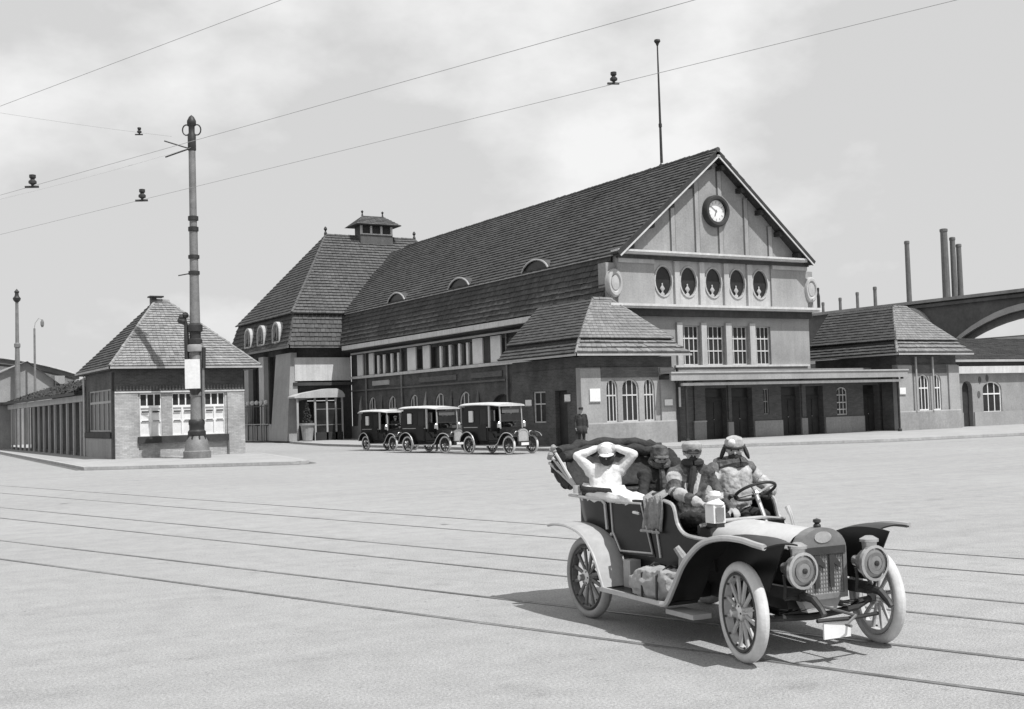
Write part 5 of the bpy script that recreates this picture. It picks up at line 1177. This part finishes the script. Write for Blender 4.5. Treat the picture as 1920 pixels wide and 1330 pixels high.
# rear passenger in white, both hands raised to the hat
A = person('person in white with both hands raised to a pale hat, in the rear seat')
F = frame(radians(-35), radians(-12)); hc = Vector((-2.58, -.33, 1.535)); hip, chest, neck = (-2.62, -.30, .92), (-2.62, -.335, 1.15), (-2.61, -.335, 1.42)
L = seated(hip, chest, neck, radians(-25), K, 0, 0, .17, 1.0, foot_z=.68, lyaw=radians(8))
f, r, u = frame(radians(-25), 0)
for s in (-1, 1):
    sh = Vector(neck)+r*s*.16*K-Vector((0, 0, .05)); el = Vector(neck)+r*s*.315*K+f*.06+Vector((0, 0, .105)); wr_ = hc+F[1]*s*.125*K+F[2]*.075*K+F[0]*.02
    arm(L, sh, el, wr_, K, 0, 0, 1.12); L += hand_caps(wr_, (hc+F[2]*.11-wr_)+F[0]*.06, -F[1]*s, K, 1, .7, -s)
L += [(Vector(neck)-Vector((0, 0, .02)), .05*K, hc-Vector((0, 0, .05)), .05*K, 1)]+head_caps(hc, F, K, 1)
bA = body_mesh('body', L, ['dress_white', 'skin'], A); folds(bA, .007, 10); face_parts(bA, hc, F, K)
cap_part(A, hc, F, K, 'dress_white', 'dress_white', 'hat', True)
hr = MB(); hr.ell(hc-F[0]*.04-F[2]*.01, (.085*K, .085*K, .09*K), 14); hr.build('hair', 'dark_band', A, Z3, smooth=True)
mb = MB(); mb.ell(hc+F[0]*.04*K-F[2]*.025*K, (.09*K, .088*K, .10*K), 16); mb.build('veil', 'coat_dark', A, Z3, smooth=True)  # dark ellipsoid added to darken the face below the hat
MB().ell(hc+F[0]*.085*K-F[2]*.165*K, .016, 8).build('brooch', 'white_paint', A, Z3)
mb = MB(); mb.tube([hc+(F[0]*cos(t)*.112+F[1]*sin(t)*.10+F[2]*.012)*K for t in np.linspace(0, 2*pi, 20)], .008, 6, False); mb.build('hat_band', 'coat_grey', A, Z3, smooth=True)
sk = grid_box(-2.86, -1.72, -.585, -.20, 1.08, 1.235, 12)      # white skirt heaped over the door top
for v in sk.vertices:
    t = (v.co.x+2.86)/1.14; v.co.z = 1.14+(v.co.z-1.14)*(1.25-.85*t)-.02*t; v.co.y = -.42+(v.co.y+.42)*(1.0-.35*t)-.06*t*t
o_ = from_me('skirt', sk, 'dress_white', A); crumple(o_, .035, 7, 2); crumple(o_, .018, 17, 4)

# second rear passenger, far side
Bp = person('person in a dark coat and veil-tied hat on the far rear seat')
F = frame(radians(-15), radians(-8)); hc = Vector((-2.42, .18, 1.49)); hip, chest, neck = (-2.55, .18, .92), (-2.52, .18, 1.14), (-2.46, .18, 1.365)
L = seated(hip, chest, neck, radians(-10), K, 0, 0, .18, 1.1, foot_z=.68)
for s, el, wr_ in ((1, (-2.36, -.07, 1.12), (-2.15, .0, 1.08)), (-1, (-2.36, .42, 1.12), (-2.15, .28, 1.08))):
    arm(L, Vector(neck)+Vector((0, -s*.17*K, -.05)), el, wr_, K, 0, 0, 1.15); L += hand_caps(wr_, (1, s*.2, -.1), (0, 0, -1), K, 1, .5, s)
L += [(neck, .05*K, hc-Vector((0, 0, .05)), .05*K, 1)]+head_caps(hc, F, K, 1)
bB = body_mesh('body', L, ['coat_dark', 'skin'], Bp); folds(bB, .012, 11, seed=3); face_parts(bB, hc, F, K)
cap_part(Bp, hc, F, K*1.05, 'coat_grey', 'coat_grey', 'hat', True)
vl = MB(); vl.tube([hc+(F[0]*cos(t)*.10+F[1]*sin(t)*.10-F[2]*(.06+.03*cos(t)))*K for t in np.linspace(0, 2*pi, 15)], .03, 7, False); vl.tube([hc+F[0]*.06-F[2]*.1, hc+F[0]*.12-F[2]*.24, hc+F[0]*.1-F[2]*.36], [.03, .035, .03], 7); vl.build('veil', 'coat_grey', Bp, Z3, smooth=True)

# front passenger
P_ = person('person in grey coat, pale cap and goggles, arm stretched to the side lantern')
F = frame(radians(-28), radians(-2)); hc = Vector((-1.30, -.2, 1.575)); hip, chest, neck = (-1.36, -.2, .97), (-1.36, -.2, 1.20), (-1.33, -.2, 1.44)
L = seated(hip, chest, neck, radians(-12), K, 0, 2, .19, 1.05, foot_z=.66)
sleeve(L, Vector(neck)+Vector((-.02, -.2*K, -.06)), (-1.24, -.44, 1.23), (-.90, -.42, 1.16), K, [0, 3, 3], 1.2); L += hand_caps((-.90, -.42, 1.16), (1, .1, -.15), (0, 0, -1), K, 1, .6, 1)
arm(L, Vector(neck)+Vector((0, .2*K, -.06)), (-1.2, .02, 1.16), (-.98, -.02, 1.08), K, 0, 0, 1.2); L += hand_caps((-.98, -.02, 1.08), (1, -.2, -.3), (0, 0, -1), K, 1, .6, -1)
L += [(neck, .055*K, hc-Vector((0, 0, .05)), .052*K, 4)]+head_caps(hc, F, K, 1, 4)
bP = body_mesh('body', L, ['coat_grey', 'skin', 'coat_dark', 'coat_light', 'coat_dark'], P_); folds(bP, .012, 12, seed=5); face_parts(bP, hc, F, K)
cap_part(P_, hc-F[2]*.012, F, K, 'canvas', 'coat_dark', 'cap'); goggles(P_, hc, F, K, .012)
mb = MB(); mb.tube([hc+(F[0]*cos(t)*.085+F[1]*sin(t)*.085)*K-F[2]*.105*K for t in np.linspace(0, 2*pi, 15)], .032, 7, False)
mb.tube([hc-F[2]*.12+F[0]*.07, hc-F[2]*.24+F[0]*.10+F[1]*.02, hc-F[2]*.36+F[0]*.10+F[1]*.05], [.03, .032, .025], 7); mb.build('scarf', 'coat_dark', P_, Z3, smooth=True)
mb = MB()
for s in (-1, 1): mb.loft([[Vector(neck)+F[1]*s*.05+F[0]*.03+Vector((0, 0, .03)), Vector(neck)+F[1]*s*.10+F[0]*.03-Vector((0, 0, .02))], [Vector(chest)+F[1]*s*.01+F[0]*.155+Vector((0, 0, .0)), Vector(chest)+F[1]*s*.05+F[0]*.155+Vector((0, 0, .03))]])
o_ = mb.build('lapel', 'coat_light', P_, Z3); o_.modifiers.new('t', 'SOLIDIFY').thickness = .015

# driver
D_ = person('driver in shaggy fur coat and flapped cap holding the steering wheel')
F = frame(radians(-34), radians(-14)); hc = Vector((-1.28, .25, 1.59)); hip, chest, neck = (-1.40, .25, .97), (-1.38, .25, 1.21), (-1.34, .25, 1.455)
L = seated(hip, chest, neck, radians(-8), K, 0, 3, .205, 1.12, foot_z=.66)
L += [(Vector(chest)+Vector((.075, s_*.06, -.10)), .125*K, Vector(neck)+Vector((.045, s_*.07, -.10)), .12*K, 4) for s_ in (-1, 1)]
gp = lambda t: wc+(a1*cos(t)+a2*sin(t))*.185
for s, tt, el in ((-1, radians(200), (-1.26, -.10, 1.13)), (1, radians(-25), (-1.22, .6, 1.2))):
    hnd = gp(tt); wr_ = hnd-Vector((.075, -s*-.01, .0)); wr_ = hnd+(Vector(el)-hnd).normalized()*.075
    sleeve(L, Vector(neck)+Vector((-.01, s*.215*K, -.065)), el, wr_, K, [0, 4], 1.25); L += hand_caps(wr_, hnd-wr_, cd, K, 2, 1.0, s)
L += [(neck, .06*K, hc-Vector((0, 0, .05)), .055*K, 1)]+head_caps(hc, F, K, 1, 1)
bD = body_mesh('body', L, ['fur', 'skin', 'leather', 'coat_dark', 'coat_light'], D_); folds(bD, .012, 12, seed=9); face_parts(bD, hc, F, K)
cp_ = cap_part(D_, hc-F[2]*.005, F, K*1.02, 'coat_pale', None, 'cap', True)
for s in (-1, 1):
    fl = MB(); fl.ell((0, 0, 0), (.045, .022, .075), 12); fl.v = [tuple(hc+F[1]*s*(.118*K+y-z*.35)+F[0]*x+F[2]*(z-.03)) for x, y, z in fl.v]
    fl.build('ear_flap', 'coat_dark', cp_, Z3, smooth=True)
bd = MB(); bd.ell(hc+F[0]*.055*K-F[2]*.075*K, (.064*K, .072*K, .056*K), 16); o_ = bd.build('beard', 'coat_dark', D_, Z3, smooth=True); crumple(o_, .012, 30)
mb = MB(); mb.tube([hc+(F[0]*cos(t)*.112+F[1]*sin(t)*.102+F[2]*.03)*K for t in np.linspace(0, 2*pi, 20)], .012, 6, False); mb.build('cap_band', 'coat_dark', cp_, Z3, smooth=True)
MB().ell(hc+F[0]*.085*K+F[1]*.03*K+F[2]*.085*K, (.036, .036, .034), 12).build('cap_badge', 'dress_white', cp_, Z3, smooth=True)
cl = MB(); cl.tube([Vector(neck)+Vector((cos(t)*.10, sin(t)*.125, .0+.015*cos(2*t))) for t in np.linspace(0, 2*pi, 17)], [.05+.008*sin(i*2.1) for i in range(17)], 8, False); cl.build('collar', 'fur', D_, Z3, smooth=True)
bt = MB()
for i in range(3): bt.ell((-1.245+.0, .2+.02*i, 1.32-.08*i), .012, 8)
bt.build('buttons', 'leather', D_, Z3)

# ---- bystanders
def stander(label, x, y, rz, h, coat, cap_mt, trousers='coat_dark', pose=0, group=None):
    p = person(label, (x, y, .125 if (x > -7.4) else 0), rz, group); k = h/1.76; F = frame(0, radians(-3)); hc = Vector((.02, 0, 1.63))*k; L = []
    for s in (-1, 1):
        L += [(Vector((0, s*.09, .9))*k, .105*k, Vector((.01, s*.10, .5))*k, .07*k, 0), (Vector((.01, s*.10, .5))*k, .068*k, Vector((-.01, s*.11, .09))*k, .05*k, 2), (Vector((-.02, s*.11, .05))*k, .045*k, Vector((.16, s*.13, .04))*k, .038*k, 2),
              (Vector((0, s*.08, .92))*k, .135*k, Vector((0, s*.09, 1.22))*k, .13*k, 0), (Vector((0, s*.08, 1.25))*k, .125*k, Vector((0, s*.11, 1.38))*k, .085*k, 0), (Vector((0, 0, 1.40))*k, .075*k, Vector((0, s*.185, 1.395))*k, .07*k, 0)]
        sh, el, wr_ = Vector((0, s*.2, 1.38))*k, Vector((-.03, s*.27, 1.10))*k, Vector((.07, s*.27, .86))*k
        if pose and s < 0: el, wr_ = Vector((.05, s*.27, 1.12))*k, Vector((.28, s*.12, 1.14))*k
        arm(L, sh, el, wr_, k, 0, 0, 1.1); L += hand_caps(wr_, (wr_-el), (0, -s, 0), k, 1, .5, s)
    L += [(Vector((0, 0, 1.4))*k, .06*k, hc-Vector((0, 0, .06)), .054*k, 1)]+head_caps(hc, F, k, 1)
    b_ = body_mesh('body', L, [coat, 'skin', trousers], p, .012); face_parts(b_, hc, F, k); cap_part(p, hc, F, k, cap_mt, 'coat_dark', 'cap')
    hr = MB(); hr.ell(hc-Vector((.03, 0, .0))*k, (.082*k, .082*k, .085*k), 12); hr.build('hair', 'coat_dark', p, Z3, smooth=True)
    sk = MB(); sk.loft([[(cos(t)*rx*k, sin(t)*ry*k, z*k) for t in np.linspace(0, 2*pi, 17)] for rx, ry, z in ((.17, .235, .95), (.19, .25, .75), (.2, .265, .6))]); o_ = sk.build('coat_skirt', coat, p, Z3, smooth=True); o_.modifiers.new('t', 'SOLIDIFY').thickness = .01
    return p
# chauffeurs on the cabs
ch_ = None
for (x, y), dz, lb in zip(spots, (0, 3, -2), ('chauffeur in dark coat and pale cap at the wheel of the head cab', 'chauffeur in dark coat and pale cap at the wheel of the middle cab', 'chauffeur in dark coat and pale cap at the wheel of the last cab')):
    loc = Vector((x, y, 0))+lv_*.68; rz = a_+radians(dz)
    if ch_ is None:
        ch_ = person(lb, loc, rz, 'chauffeurs sitting on the waiting cabs'); F = frame(radians(-12), 0); hc = Vector((-1.17, .22, 1.76)); hip, chest, neck = (-1.24, .22, 1.12), (-1.22, .22, 1.36), (-1.2, .22, 1.6)
        L = seated(hip, chest, neck, 0, .98, 0, 0, .2, 1.1, .40, .62)
        for s in (-1, 1): arm(L, Vector(neck)+Vector((0, s*.2, -.06)), (-1.06, .22+s*.26, 1.34), (-.93, .25+s*.15, 1.38), .98, 0, 0, 1.1); L += hand_caps((-.93, .25+s*.15, 1.38), (1, 0, .2), (0, 0, -1), .98, 1, .9, s)
        L += [(neck, .06, hc-Vector((0, 0, .05)), .055, 1)]+head_caps(hc, F, .98, 1)
        bb = body_mesh('body', L, ['coat_dark', 'skin'], ch_, .013); face_parts(bb, hc, F, .98); cap_part(ch_, hc, F, .98, 'canvas', 'coat_dark', 'cap')
    else:
        c2 = copy_tree(ch_); c2.location = loc; c2.rotation_euler.z = rz; c2['label'] = lb
stander('man in dark uniform coat and peaked cap standing at the left pavilion corner', -4.45, -2.95, radians(-110), 1.92, 'coat_dark', 'coat_dark')
stander('cab driver in white cap standing between the last and middle motor cabs', -8.0, 5.0, radians(-130), 1.78, 'coat_dark', 'dress_white', pose=1)
